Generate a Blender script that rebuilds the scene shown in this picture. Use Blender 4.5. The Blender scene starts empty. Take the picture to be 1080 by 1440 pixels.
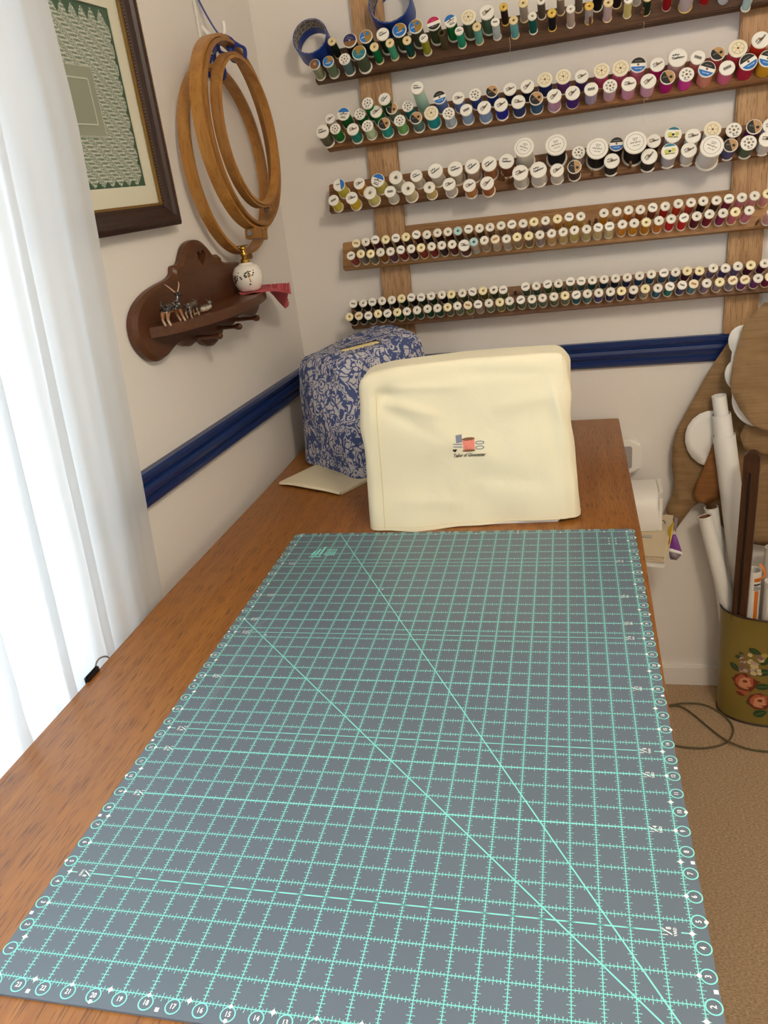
import bpy, bmesh, math, random
from mathutils import Vector, Matrix, noise
random.seed(7)
C = bpy.context.scene.collection
SC = bpy.context.scene
PI = math.pi

# ------------------------------------------------------------------ camera
# world: table top is z = 0, mat grid corner is the origin, +y goes to the back wall, metres
RX = ((0.97148574, 0.20698094, -0.11564753), (-0.02126831, -0.40972084, -0.91196299), (-0.23614216, 0.88841866, -0.39363582))
CAM = Vector((0.51748441, -0.38374986, 0.62605652)); FPX = 1091.11
cam = bpy.data.cameras.new('camera'); camo = bpy.data.objects.new('camera', cam); C.objects.link(camo)
right, down, fwd = (Vector(r) for r in RX)
M = Matrix.Identity(4)
for i in range(3):
    M[i][0], M[i][1], M[i][2], M[i][3] = right[i], -down[i], -fwd[i], CAM[i]
camo.matrix_world = M
cam.sensor_fit = 'VERTICAL'; cam.sensor_height = 36; cam.lens = 36 * FPX / 1440
cam.clip_start = 0.02
SC.camera = camo

# ------------------------------------------------------------------ light
SC.view_settings.view_transform = 'Standard'; SC.view_settings.look = 'None'
SC.view_settings.gamma = 1; SC.view_settings.use_curve_mapping = False
SC.view_settings.exposure = 0.22
w = bpy.data.worlds.new('sky'); SC.world = w; w.use_nodes = True
bg = w.node_tree.nodes['Background']
bg.inputs[0].default_value = (0.78, 0.90, 1.0, 1); bg.inputs[1].default_value = 4.9
def lamp(name, kind, loc, energy, color, **kw):
    l = bpy.data.lights.new(name, kind); l.energy = energy; l.color = color
    for k, v in kw.items(): setattr(l, k, v)
    o = bpy.data.objects.new(name, l); o.location = loc; C.objects.link(o); return o
# the warm ceiling lamp over the room (out of frame, above and to the right of the photographer)
lamp('ceiling_lamp', 'POINT', (1.1, -0.35, 1.47), 38, (1.0, 0.86, 0.68), shadow_soft_size=0.15)
# daylight portal in the window opening of the left wall
po = lamp('window_portal', 'AREA', (-0.42, -0.36, 0.55), 1, (1, 1, 1), shape='RECTANGLE', size=1.5, size_y=1.8)
po.rotation_euler = (0, -PI/2, math.radians(-3)); po.data.cycles.is_portal = True

# ------------------------------------------------------------------ helpers
def ray(u, v): return (right*((u-540)/FPX) + down*((v-720)/FPX) + fwd)
def atz(u, v, z): d = ray(u, v); return CAM + d*((z-CAM.z)/d.z)
def aty(u, v, y): d = ray(u, v); return CAM + d*((y-CAM.y)/d.y)
WO = Vector((-0.175, 1.6, 0)); WA = math.radians(3)
WE = Vector((-math.sin(WA), -math.cos(WA), 0)); WN = Vector((math.cos(WA), -math.sin(WA), 0))
def wall(a, z, d=0): return WO + WE*a + WN*d + Vector((0, 0, z))      # point on the left wall: a from the corner, d off the wall
def atw(u, v, d):
    r = ray(u, v); s = (d - WN.dot(CAM-WO))/WN.dot(r); X = CAM + r*s
    return WE.dot(X-WO), X.z
WM = Matrix(((WE.x, WN.x, 0, WO.x), (WE.y, WN.y, 0, WO.y), (0, 0, 1, 0), (0, 0, 0, 1)))   # (a, d, z) -> world

def lin(c):
    f = lambda x: x/12.92 if x <= .04045 else ((x+.055)/1.055)**2.4
    return tuple(f(x/255) for x in c)
MATS = {}
def mat(name, rgb=None, rough=.6, metal=0, spec=.5, bump=None, build=None, k=1.0, coat=0, trans=0, sheen=0):
    if name in MATS: return MATS[name]
    m = bpy.data.materials.new(name); m.use_nodes = True; nt = m.node_tree
    b = nt.nodes['Principled BSDF']
    if rgb is not None: b.inputs['Base Color'].default_value = (*[min(1, x*k) for x in lin(rgb)], 1)
    b.inputs['Roughness'].default_value = rough; b.inputs['Metallic'].default_value = metal
    b.inputs['Specular IOR Level'].default_value = spec
    b.inputs['Coat Weight'].default_value = coat; b.inputs['Transmission Weight'].default_value = trans
    b.inputs['Sheen Weight'].default_value = sheen
    if bump:
        sc, st = bump[:2]
        n = nt.nodes.new('ShaderNodeTexNoise'); n.inputs['Scale'].default_value = sc; n.inputs['Detail'].default_value = 4
        tc = nt.nodes.new('ShaderNodeTexCoord'); nt.links.new(tc.outputs['Object'], n.inputs['Vector'])
        bp = nt.nodes.new('ShaderNodeBump'); bp.inputs['Strength'].default_value = st; bp.inputs['Distance'].default_value = .002
        nt.links.new(n.outputs[0], bp.inputs['Height']); nt.links.new(bp.outputs[0], b.inputs['Normal'])
    if build: build(m, nt, b)
    MATS[name] = m; return m
class N:                                  # tiny node helper
    def __init__(s, nt): s.nt = nt
    def __call__(s, typ, ins=None, **kw):
        n = s.nt.nodes.new('ShaderNode'+typ)
        for k, v in kw.items(): setattr(n, k, v)
        for k, v in (ins or {}).items():
            if hasattr(v, 'is_linked'): s.nt.links.new(v, n.inputs[k])
            else: n.inputs[k].default_value = v
        return n
    def ramp(s, fac, stops):
        n = s.nt.nodes.new('ShaderNodeValToRGB'); s.nt.links.new(fac, n.inputs[0]); r = n.color_ramp
        while len(r.elements) < len(stops): r.elements.new(.5)
        for e, (p, c) in zip(r.elements, stops): e.position = p; e.color = (*c, 1) if len(c) == 3 else c
        return n.outputs[0]
def wood_build(c1, c2, pore, axis, sc=1.0, pore_amt=.6, pk=1.0, pl=1.0):
    def f(m, nt, b):
        n = N(nt); tc = n('TexCoord')
        s = [70*sc]*3; s[axis] = 4*sc
        mp = n('Mapping', {'Vector': tc.outputs['Object'], 'Scale': s})
        a = n('TexNoise', {'Vector': mp.outputs[0], 'Scale': 1.0, 'Detail': 5.0, 'Roughness': .6, 'Distortion': .4})
        base = n.ramp(a.outputs[0], [(.3, c2), (.7, c1)])
        s2 = [420*sc*pk]*3; s2[axis] = 26*sc*pl
        mp2 = n('Mapping', {'Vector': tc.outputs['Object'], 'Scale': s2})
        p = n('TexNoise', {'Vector': mp2.outputs[0], 'Scale': 1.0, 'Detail': 2.0})
        pf = n.ramp(p.outputs[0], [(.55, (0, 0, 0)), (.63, (pore_amt,)*3)])
        mx = n('Mix', {0: pf, 6: base, 7: (*pore, 1)}, data_type='RGBA')
        nt.links.new(mx.outputs[2], b.inputs['Base Color'])
        bp = n('Bump', {'Height': pf, 'Strength': .15, 'Distance': .0006}); bp.invert = True
        nt.links.new(bp.outputs[0], b.inputs['Normal'])
    return f

class MB:
    def __init__(s): s.b = bmesh.new(); s.mi = 0
    def _f(s, vs):
        try:
            f = s.b.faces.new(vs); f.material_index = s.mi; return f
        except ValueError: return None
    def box(s, c, size, rot=None, bev=0):
        r = bmesh.ops.create_cube(s.b, size=1); vs = r['verts']
        m = (rot or Matrix.Identity(4))
        for v in vs: v.co = Vector((v.co.x*size[0], v.co.y*size[1], v.co.z*size[2]))
        if bev:
            es = list({e for v in vs for e in v.link_edges})
            rr = bmesh.ops.bevel(s.b, geom=es, offset=bev, segments=2, affect='EDGES'); vs = list({v for f in rr['faces'] for v in f.verts} | {v for v in vs if v.is_valid})
        for v in vs: v.co = (m.to_3x3() @ v.co) + Vector(c)
        for f in {f for v in vs for f in v.link_faces}: f.material_index = s.mi
        return s
    def ring(s, c, ax, r, n, e1=None):
        ax = Vector(ax).normalized(); e1 = e1 or ax.orthogonal().normalized(); e2 = ax.cross(e1)
        return [s.b.verts.new(Vector(c)+e1*(r*math.cos(2*PI*i/n))+e2*(r*math.sin(2*PI*i/n))) for i in range(n)]
    def bridge(s, A, B):
        n = len(A)
        for i in range(n): s._f((A[i], A[(i+1) % n], B[(i+1) % n], B[i]))
    def cyl(s, p0, p1, r0, r1=None, n=16, caps=True):
        p0, p1 = Vector(p0), Vector(p1); ax = p1-p0; r1 = r0 if r1 is None else r1
        e1 = ax.normalized().orthogonal().normalized()
        A = s.ring(p0, ax, r0, n, e1); B = s.ring(p1, ax, r1, n, e1); s.bridge(A, B)
        if caps: s._f(A[::-1]); s._f(B)
        return s
    def lathe(s, prof, n=24, M=None, cap=True):
        M = M or Matrix.Identity(4); rows = []
        for r, h in prof:
            rows.append([s.b.verts.new(M @ Vector((r*math.cos(2*PI*i/n), r*math.sin(2*PI*i/n), h))) for i in range(n)])
        for A, B in zip(rows, rows[1:]): s.bridge(A, B)
        if cap: s._f(rows[0][::-1]); s._f(rows[-1])
        return s
    def tube(s, pts, r, n=8, flat=1.0, up=None, closed=False, caps=True):
        pts = [Vector(p) for p in pts]; rows = []; m = len(pts); prev = None
        for i, p in enumerate(pts):
            if closed: t = pts[(i+1) % m]-pts[i-1]
            else: t = pts[min(i+1, m-1)]-pts[max(i-1, 0)]
            t = t.normalized() if t.length > 1e-9 else Vector((0, 0, 1))
            if up is not None: e1 = (Vector(up)-t*t.dot(Vector(up))).normalized()
            elif prev is None: e1 = t.orthogonal().normalized()
            else: e1 = (prev-t*t.dot(prev)).normalized()
            prev = e1; e2 = t.cross(e1); rr = r[i] if isinstance(r, (list, tuple)) else r
            rows.append([s.b.verts.new(p+e1*(rr*math.cos(2*PI*k/n))+e2*(rr*flat*math.sin(2*PI*k/n))) for k in range(n)])
        for A, B in zip(rows, rows[1:]): s.bridge(A, B)
        if closed: s.bridge(rows[-1], rows[0])
        elif caps: s._f(rows[0][::-1]); s._f(rows[-1])
        return s
    def prism(s, poly, z0, z1, M=None):
        M = M or Matrix.Identity(4)
        A = [s.b.verts.new(M @ Vector((x, y, z0))) for x, y in poly]; B = [s.b.verts.new(M @ Vector((x, y, z1))) for x, y in poly]
        s.bridge(A, B); s._f(A[::-1]); s._f(B); return s
    def quad(s, *pts): s._f([s.b.verts.new(Vector(p)) for p in pts]); return s
    def poly(s, pts): s._f([s.b.verts.new(Vector(p)) for p in pts]); return s
    def disc(s, c, ax, r, n=20): s._f(s.ring(c, ax, r, n)); return s
    def ball(s, c, r, seg=12, rings=8, sc=(1, 1, 1), M=None):
        rr = bmesh.ops.create_uvsphere(s.b, u_segments=seg, v_segments=rings, radius=1)
        m = M or Matrix.Identity(4)
        for v in rr['verts']: v.co = Vector(c) + m.to_3x3() @ Vector((v.co.x*r*sc[0], v.co.y*r*sc[1], v.co.z*r*sc[2]))
        for f in {f for v in rr['verts'] for f in v.link_faces}: f.material_index = s.mi
        return s
    def grid(s, fn, nu, nv, wrap=False):
        V = [[s.b.verts.new(fn(i/nu, j/nv)) for j in range(nv+1)] for i in range(nu+(0 if wrap else 1))]
        m = len(V)
        for i in range(nu):
            for j in range(nv):
                s._f((V[i][j], V[(i+1) % m][j], V[(i+1) % m][j+1], V[i][j+1]))
        return s
    def mesh(s, name, mats, smooth=True, fix=True):
        if fix: bmesh.ops.recalc_face_normals(s.b, faces=s.b.faces)
        me = bpy.data.meshes.new(name); s.b.to_mesh(me); s.b.free()
        for m in (mats if isinstance(mats, (list, tuple)) else [mats]): me.materials.append(m)
        if smooth:
            me.polygons.foreach_set('use_smooth', [True]*len(me.polygons))
            try: me.set_sharp_from_angle(angle=math.radians(smooth if smooth is not True else 40))
            except Exception: pass
        return me
def link(name, me, parent=None):
    o = bpy.data.objects.new(name, me); C.objects.link(o)
    if parent is not None:
        o.parent = parent
        L = Matrix.LocRotScale(parent.location, parent.rotation_euler, parent.scale) if parent.type == 'EMPTY' and parent.parent is None else Matrix.Identity(4)
        o.matrix_parent_inverse = L.inverted()
    return o
def obj(name, mb, mats, parent=None, smooth=True, fix=True):
    return link(name, mb.mesh(name, mats, smooth, fix), parent)
def tag(o, label=None, cat=None, group=None, kind=None):
    if label: o['label'] = label
    if cat: o['category'] = cat
    if group: o['group'] = group
    if kind: o['kind'] = kind
    return o
def thing(name, label, cat, loc=(0, 0, 0), group=None):
    o = bpy.data.objects.new(name, None); o.empty_display_size = .02; o.location = loc; C.objects.link(o)
    return tag(o, label, cat, group)
def struct(name, mb, m, smooth=False, parent=None):
    o = obj(name, mb, m, parent, smooth); o['kind'] = 'structure'; return o
def bez(pts, n=10):                        # Catmull-Rom through pts
    P = [Vector(p) for p in pts]; out = []
    for i in range(len(P)-1):
        a, b, c, d = P[max(i-1, 0)], P[i], P[i+1], P[min(i+2, len(P)-1)]
        for k in range(n):
            t = k/n; out.append(.5*((2*b)+(c-a)*t+(2*a-5*b+4*c-d)*t*t+(3*b-a-3*c+d)*t**3))
    return out+[P[-1]]

# ------------------------------------------------------------------ materials
def wall_build(m, nt, b):
    n = N(nt); tc = n('TexCoord')
    a = n('TexNoise', {'Vector': tc.outputs['Object'], 'Scale': 260.0, 'Detail': 3.0})
    bp = n('Bump', {'Height': a.outputs[0], 'Strength': .12, 'Distance': .001}); nt.links.new(bp.outputs[0], b.inputs['Normal'])
m_wall = mat('wall_paint', (232, 226, 219), .75, build=wall_build)
m_ceil = mat('ceiling_paint', (235, 232, 226), .9)
def carpet_build(m, nt, b):
    n = N(nt); tc = n('TexCoord')
    mp = n('Mapping', {'Vector': tc.outputs['Object'], 'Scale': (170, 330, 200)})
    a = n('TexNoise', {'Vector': mp.outputs[0], 'Scale': 1.0, 'Detail': 3.0, 'Roughness': .7})
    c = n.ramp(a.outputs[0], [(.3, lin((150, 122, 92))), (.7, lin((212, 184, 150)))])
    nt.links.new(c, b.inputs['Base Color'])
    bp = n('Bump', {'Height': a.outputs[0], 'Strength': .9, 'Distance': .004}); nt.links.new(bp.outputs[0], b.inputs['Normal'])
m_carpet = mat('loop_carpet', (160, 130, 98), .95, spec=.1, build=carpet_build)
m_blue = mat('navy_gloss_paint', (18, 44, 98), .28)
m_table = mat('table_oak', None, .38, build=wood_build(lin((164, 106, 44)), lin((136, 82, 31)), lin((74, 41, 15)), 1, .62, .62, 2.0, 1.7), coat=.1)
m_tableedge = mat('table_edge', None, .45, build=wood_build(lin((128, 68, 34)), lin((96, 48, 24)), lin((60, 30, 15)), 1))
m_oak = mat('rack_oak', None, .55, build=wood_build(lin((200, 160, 116)), lin((166, 124, 80)), lin((120, 82, 48)), 2, 1.2, .6))
m_oakh = mat('rack_oak_rail', None, .5, build=wood_build(lin((180, 136, 84)), lin((144, 102, 56)), lin((98, 64, 34)), 0, 1.2, .5))
m_dark = mat('rack_walnut', None, .5, build=wood_build(lin((98, 66, 42)), lin((70, 44, 28)), lin((42, 26, 16)), 0, 1.2, .5))
m_midw = mat('rack_brown', None, .5, build=wood_build(lin((146, 100, 56)), lin((108, 70, 38)), lin((66, 40, 22)), 0, 1.2, .5))
m_white = mat('white_plastic', (236, 232, 224), .4)
m_black = mat('black_plastic', (18, 18, 20), .4)
m_steel = mat('steel', (190, 190, 190), .3, metal=1)
m_brass = mat('brass', (196, 156, 74), .28, metal=1)
m_paper = mat('white_paper', (238, 236, 230), .8, bump=(60, .1))

# ------------------------------------------------------------------ room
FZ = -.815; CZ = 1.6
struct('floor', MB().box((1.3, -.2, FZ-.05), (4.4, 4.2, .1)), m_carpet)
struct('ceiling', MB().box((1.3, -.2, CZ+.05), (4.4, 4.2, .1)), m_ceil)
struct('wall_back', MB().box((1.3, 1.65, .39), (4.4, .1, 2.41)), m_wall)
struct('wall_right', MB().box((2.95, -.2, .39), (.1, 4.2, 2.41)), m_wall)
struct('wall_front', MB().box((1.3, -2.1, .39), (4.4, .1, 2.41)), m_wall)
def wbox(mb, a0, a1, d0, d1, z0, z1, bev=0):
    rot = Matrix(((WE.x, WN.x, 0), (WE.y, WN.y, 0), (0, 0, 1))).to_4x4()
    return mb.box(wall((a0+a1)/2, (z0+z1)/2, (d0+d1)/2), (a1-a0, d1-d0, z1-z0), rot, bev)
wl = MB()
WA0, WA1, WZ0, WZ1 = 1.04, 2.84, -.10, 1.30
wbox(wl, -.1, WA0, -.12, 0, FZ-.01, CZ+.01); wbox(wl, WA1, 3.8, -.12, 0, FZ-.01, CZ+.01)
wbox(wl, WA0, WA1, -.12, 0, FZ-.01, WZ0); wbox(wl, WA0, WA1, -.12, 0, WZ1, CZ+.01)
struct('wall_left', wl, m_wall)
# window in the left wall, behind the curtain
wn = MB()
for a0, a1, z0, z1 in ((WA0, WA1, WZ0, WZ0+.05), (WA0, WA1, WZ1-.05, WZ1), (WA0, WA0+.05, WZ0, WZ1), (WA1-.05, WA1, WZ0, WZ1), (1.915, 1.965, WZ0, WZ1)):
    wbox(wn, a0, a1, -.10, -.05, z0, z1)
win = struct('window_1', wn, m_white)
def glass_build(m, nt, b):
    n = N(nt); t = n('BsdfTransparent', {'Color': (.97, .98, .98, 1)}); g = n('BsdfGlossy', {'Roughness': .12}); fr = n('Fresnel', {'IOR': 1.2}); ge = n('NewGeometry')
    k = n('Math', {0: 1.0, 1: ge.outputs['Backfacing']}, operation='SUBTRACT'); k2 = n('Math', {0: k.outputs[0], 1: fr.outputs[0]}, operation='MULTIPLY')
    x = n('MixShader', {0: k2.outputs[0]}); nt.links.new(t.outputs[0], x.inputs[1]); nt.links.new(g.outputs[0], x.inputs[2])
    nt.links.new(x.outputs[0], nt.nodes['Material Output'].inputs[0])
m_glass = mat('window_glass', (255, 255, 255), build=glass_build)
for a0, a1 in ((WA0+.05, 1.915), (1.965, WA1-.05)):
    g = obj('pane', wbox(MB(), a0, a1, -.078, -.072, WZ0+.05, WZ1-.05), m_glass, win, smooth=False)
sill = struct('trim_3', wbox(MB(), WA0-.02, WA1+.02, -.05, .02, WZ0-.025, WZ0, .004), m_white)
# chair rails: a stepped moulding swept along each wall, (depth, height) profile
RP = [(0, 0), (.010, 0), (.015, .005), (.016, .014), (.012, .017), (.012, .019), (.019, .026), (.021, .034), (.019, .042), (.013, .045), (.013, .047), (.018, .050), (.019, .058), (.015, .063), (0, .063)]
def rail(fn0, fn1, name):
    mb = MB(); A = [mb.b.verts.new(fn0(d, h)) for d, h in RP]; B = [mb.b.verts.new(fn1(d, h)) for d, h in RP]
    mb.bridge(A, B); mb._f(A[::-1]); mb._f(B); return struct(name, mb, m_blue, smooth=25)
rail(lambda d, h: wall(.023, .1915-.063+h, d), lambda d, h: wall(.985, .2060-.063+h, d), 'trim_1')
rail(lambda d, h: Vector((-.175, 1.6-d, .1935-.063+h)), lambda d, h: Vector((2.9, 1.6-d, .1935-.063+h)), 'trim_2')
bb = MB(); bb.box((1.3, 1.594, FZ+.029), (3.2, .012, .058)); bb.box((1.3, 1.596, FZ+.060), (3.2, .008, .005))
struct('baseboard_back', bb, m_wall)

# ------------------------------------------------------------------ sheer curtain
def sheer_build(m, nt, b):
    n = N(nt); tc = n('TexCoord')
    wv = n('TexNoise', {'Vector': tc.outputs['Object'], 'Scale': 900.0, 'Detail': 1.0})
    bp = n('Bump', {'Height': wv.outputs[0], 'Strength': .15, 'Distance': .0005})
    d = n('BsdfDiffuse', {'Color': (.88, .87, .86, 1), 'Normal': bp.outputs[0]}); t = n('BsdfTranslucent', {'Color': (.60, .62, .64, 1)})
    tr = n('BsdfTransparent', {'Color': (1, 1, 1, 1)})
    x = n('MixShader', {0: .5}); nt.links.new(d.outputs[0], x.inputs[1]); nt.links.new(t.outputs[0], x.inputs[2])
    y = n('MixShader', {0: .07}); nt.links.new(x.outputs[0], y.inputs[1]); nt.links.new(tr.outputs[0], y.inputs[2])
    nt.links.new(y.outputs[0], nt.nodes['Material Output'].inputs[0])
m_sheer = mat('sheer_voile', (245, 245, 245), build=sheer_build)
def curtain_pt(s, t, y0, L, per, ph, xo, amp0):
    """s along the rod (0 = corner end), t from the top (0) to the bottom (1)"""
    z = 1.34 - t*1.86
    a = 2*PI*s*L/per + ph + .7*math.sin(5.1*s*L*8+ph) + .18*math.sin(3.2*z+9*s)
    amp = amp0*(1+.3*math.sin(7*s+ph))*(.75+.25*min(1, max(0, z)))
    top = .060*min(1, max(0, z/.75))                     # the rod stands off the wall; the hem is tucked behind the table
    x = xo + top + amp*(math.sin(a)+.25*math.sin(2*a+1)) + .003*noise.noise(Vector((s*9, z*2.2, ph)))
    y = y0 - s*L + .8*amp*math.cos(a)
    if z < .05: x = min(x, -.1835 - .0015*(1+math.sin(a)))
    return Vector((x, y, z))
cu = thing('sheer_curtain', 'white sheer voile curtain hanging in folds beside the wooden table', 'curtain', (-.2, .3, -.52))
for y0_, L_, per_, ph_, xo_, am_ in ((.700, .190, .12, 2.6, -.193, .0040), (.532, .135, .075, 1.2, -.196, .0075), (.418, .120, .065, .2, -.193, .0070), (.318, .115, .07, 2.0, -.190, .0075), (.222, .30, .085, 4.0, -.192, .0100)):
    obj('curtain_panel', MB().grid(lambda s, t: curtain_pt(s, t, y0_, L_, per_, ph_, xo_, am_), max(40, int(L_*260)), 40), m_sheer, cu, fix=False)
rd = MB(); rd.cyl((-.155, .72, 1.345), (-.155, -1.2, 1.345), .008); rd.ball((-.155, .735, 1.345), .016)
rd.cyl((-.155, .67, 1.345), (-.235, .67, 1.345), .006); rd.cyl((-.155, -1.1, 1.345), (-.31, -1.1, 1.345), .006)
obj('curtain_rod', rd, m_white, cu)

# ------------------------------------------------------------------ table
TX0, TX1, TY0, TY1 = -.176, .630, -.34, 1.586
tb = thing('sewing_table', 'long varnished oak table with the gridded mat and sewing machine covers on it', 'table', (.23, .62, FZ))
tp_ = MB(); tp_.prism([(-.181, TY0), (.612, TY0), (.624, .32), (.6345, .90), (.6365, TY1), (-.167, TY1), (-.169, 1.15), (-.1805, .70)], -.027, 0)
bmesh.ops.bevel(tp_.b, geom=[e for e in tp_.b.edges if abs(e.verts[0].co.z-e.verts[1].co.z) < 1e-6 and e.verts[0].co.z > -.001], offset=.0025, segments=2, affect='EDGES')
obj('tabletop', tp_, m_table, tb, smooth=30)
ap = MB()
ap.box((.23, TY0+.06, -.075), (.70, .02, .096)); ap.box((.23, TY1-.06, -.075), (.70, .02, .096))
ap.box((TX0+.05, .62, -.075), (.02, 1.76, .096)); ap.box((TX1-.05, .62, -.075), (.02, 1.76, .096))
obj('apron', ap, m_tableedge, tb, smooth=False)
for x in (TX0+.065, TX1-.165):
    for y in (TY0+.07, TY1-.07):
        lg = MB(); lg.prism([(x-.026, y-.026), (x+.026, y-.026), (x+.026, y+.026), (x-.026, y+.026)], FZ, -.027)
        obj('leg', lg, m_tableedge, tb, smooth=False)

# ------------------------------------------------------------------ lettering
_TC = {}
def text_geo(body, shear=0):
    k = (body, shear)
    if k not in _TC:
        cu_ = bpy.data.curves.new('t', 'FONT'); cu_.body = body; cu_.size = 1; cu_.align_x = 'CENTER'; cu_.align_y = 'CENTER'; cu_.shear = shear
        cu_.resolution_u = 2; cu_.offset = .022
        o = bpy.data.objects.new('t', cu_); C.objects.link(o)
        dg = bpy.context.evaluated_depsgraph_get(); dg.update()
        me = bpy.data.meshes.new_from_object(o.evaluated_get(dg))
        _TC[k] = ([v.co.copy() for v in me.vertices], [tuple(p.vertices) for p in me.polygons])
        bpy.data.objects.remove(o); bpy.data.curves.remove(cu_); bpy.data.meshes.remove(me)
    return _TC[k]
def put_text(mb, body, size, fn, shear=0, sx=1.0):
    vs, fs = text_geo(body, shear); V = [mb.b.verts.new(fn(v.x*size*sx, v.y*size)) for v in vs]
    for f in fs: mb._f([V[i] for i in f])

# ------------------------------------------------------------------ cutting mat
I = .0254; MT = .003; PZ = MT+.00012
def matt_build(m, nt, b):
    n = N(nt); tc = n('TexCoord')
    a = n('TexNoise', {'Vector': tc.outputs['Object'], 'Scale': 1600.0, 'Detail': 2.0})
    bp = n('Bump', {'Height': a.outputs[0], 'Strength': .25, 'Distance': .0002}); nt.links.new(bp.outputs[0], b.inputs['Normal'])
    s = n('TexNoise', {'Vector': tc.outputs['Object'], 'Scale': 3.0, 'Detail': 3.0})
    c = n.ramp(s.outputs[0], [(.3, lin((96, 107, 118))), (.7, lin((103, 115, 127)))]); nt.links.new(c, b.inputs['Base Color'])
m_mat = mat('mat_vinyl', None, .42, spec=.5, build=matt_build)
m_ink = mat('turquoise_ink', (140, 232, 222), .5)
m_inkw = mat('white_ink', (244, 248, 246), .5)
cm = thing('cutting_mat', 'slate grey cutting mat printed with turquoise inch grid, lying on the table', 'cutting mat', (12*I, 18*I, 0))
x0, x1, y0, y1, rc = -.54*I, 24.54*I, -.66*I, 36.42*I, .012
pl = []
for cx, cy, a in ((x1-rc, y1-rc, 0), (x0+rc, y1-rc, 90), (x0+rc, y0+rc, 180), (x1-rc, y0+rc, 270)):
    for k in range(6):
        t = math.radians(a+k*18); pl.append((cx+rc*math.cos(t), cy+rc*math.sin(t)))
mb = MB(); mb.prism(pl, 0.0002, MT); obj('mat_sheet', mb, m_mat, cm, smooth=False)
g = MB()
def ql(xa, ya, xb, yb, wd):                # a printed line in inches
    d = Vector((xb-xa, yb-ya, 0)).normalized(); nn = Vector((-d.y, d.x, 0))*wd/2
    a = Vector((xa, ya, 0)); b = Vector((xb, yb, 0))
    V = [g.b.verts.new(Vector((p.x*I, p.y*I, PZ))) for p in (a-nn, b-nn, b+nn, a+nn)]; g.b.faces.new(V)
LW = .034; TW = .024
for i in range(25): ql(i, 0, i, 36, LW)
for j in range(37): ql(0, j, 24, j, LW if j else LW)
for i in range(25):
    for k in range(36*8):
        if k % 8 == 0: continue
        h = .15 if k % 8 == 4 else (.105 if k % 2 == 0 else .068)
        ql(i-h, k/8, i+h, k/8, TW)
for j in range(37):
    for k in range(24*8):
        if k % 8 == 0: continue
        h = .15 if k % 8 == 4 else (.105 if k % 2 == 0 else .068)
        ql(k/8, j-h, k/8, j+h, TW)
for yy in (4.5, 13.5, 22.5, 31.5): ql(0, yy, .35, yy, .05); ql(1.05, yy, 22.95, yy, .055); ql(23.65, yy, 24, yy, .05)
PZ0 = PZ; PZ = PZ0+.00003
for yy in (9, 12, 18, 24, 27): ql(1.0, yy, 23.0, yy, .055)
PZ = PZ0+.00005
ql(0, 24, 24, 0, .055)
PZ = PZ0+.00007
ql(24-36/math.sqrt(3), 36, 24, 0, .055)
PZ = PZ0
def circ(cx, cy, r, wd, n=22):
    A = [Vector(((cx+(r-wd/2)*math.cos(2*PI*k/n))*I, (cy+(r-wd/2)*math.sin(2*PI*k/n))*I, PZ+.00004)) for k in range(n)]
    B = [Vector(((cx+(r+wd/2)*math.cos(2*PI*k/n))*I, (cy+(r+wd/2)*math.sin(2*PI*k/n))*I, PZ+.00004)) for k in range(n)]
    A = [g.b.verts.new(p) for p in A]; B = [g.b.verts.new(p) for p in B]; g.bridge(A, B)
for k in range(1, 37): circ(24.29, k, .25, .045); circ(-.27, k, .25, .045)
for k in range(0, 24): circ(k+.0, -.27, .25, .045); circ(k, 36.24, .17, .04)
obj('printed_grid', g, m_ink, cm, smooth=False, fix=False)
t = MB(); Z2 = PZ+.0001
def mdot(x, y, s, rot=0, n=4):
    t.poly([Vector(((x+s*math.cos(2*PI*k/n+rot))*I, (y+s*math.sin(2*PI*k/n+rot))*I, Z2)) for k in range(n)])
def rtext(b, x, y, s, ang):
    c, sn = math.cos(math.radians(ang)), math.sin(math.radians(ang))
    put_text(t, b, s, lambda p, q: Vector(((x+p*c-q*sn)*I, (y+p*sn+q*c)*I, Z2)), sx=.85)
for k in range(1, 37):
    rtext(str(k), 24.28, k, .27 if k < 10 else .24, 90); rtext(str(k), -.26, k, .27 if k < 10 else .24, -90)
    if k % 5 == 0: mdot(24.52, k, .085, 0, 5); mdot(-.5, k, .08, PI, 5)
    if k % 3 == 0: mdot(24, k, .10); mdot(0, k, .10)
for k in range(0, 24):
    rtext(str(24-k), k, -.27, .25, 0)
    rtext(str(24-k), k, 36.24, .2, 180)
    if (24-k) % 5 == 0: mdot(k, -.49, .085, -PI/2, 5)
    if k % 3 == 0: mdot(k, 0, .09)
for k in range(12):
    yy = 1.5+3*k; mdot(24, yy, .11); mdot(0, yy, .11)
for k in range(8): mdot(1.5+3*k, 0, .11); mdot(1.5+3*k, 36, .08)
for k in range(7): mdot(24.43, 2.5+5*k, .10, PI/4); mdot(-.42, 2.5+5*k, .10, PI/4)
for k in range(5): mdot(24-(2.5+5*k), -.44, .10, PI/4); mdot(24-(2.5+5*k), 36.3, .08, PI/4)
for yy, fr in ((4.5, '1/8'), (9, '1/4'), (12, '1/3'), (13.5, '3/8'), (18, '1/2'), (22.5, '5/8'), (24, '2/3'), (27, '3/4'), (31.5, '7/8')):
    for X, ang, sg in ((23.2, 90, 1), (.80, -90, -1)):
        rtext(fr[0], X-.07*sg, yy-.13*sg, .24, ang); rtext(fr[2], X+.06*sg, yy+.13*sg, .24, ang)
        t.poly([Vector(((X+a*sg)*I, (yy+b*sg)*I, Z2)) for a, b in ((.15, -.13), (.15, -.08), (-.17, .13), (-.17, .08))])
        rtext('YARD', X+.26*sg, yy, .15, ang)
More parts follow.
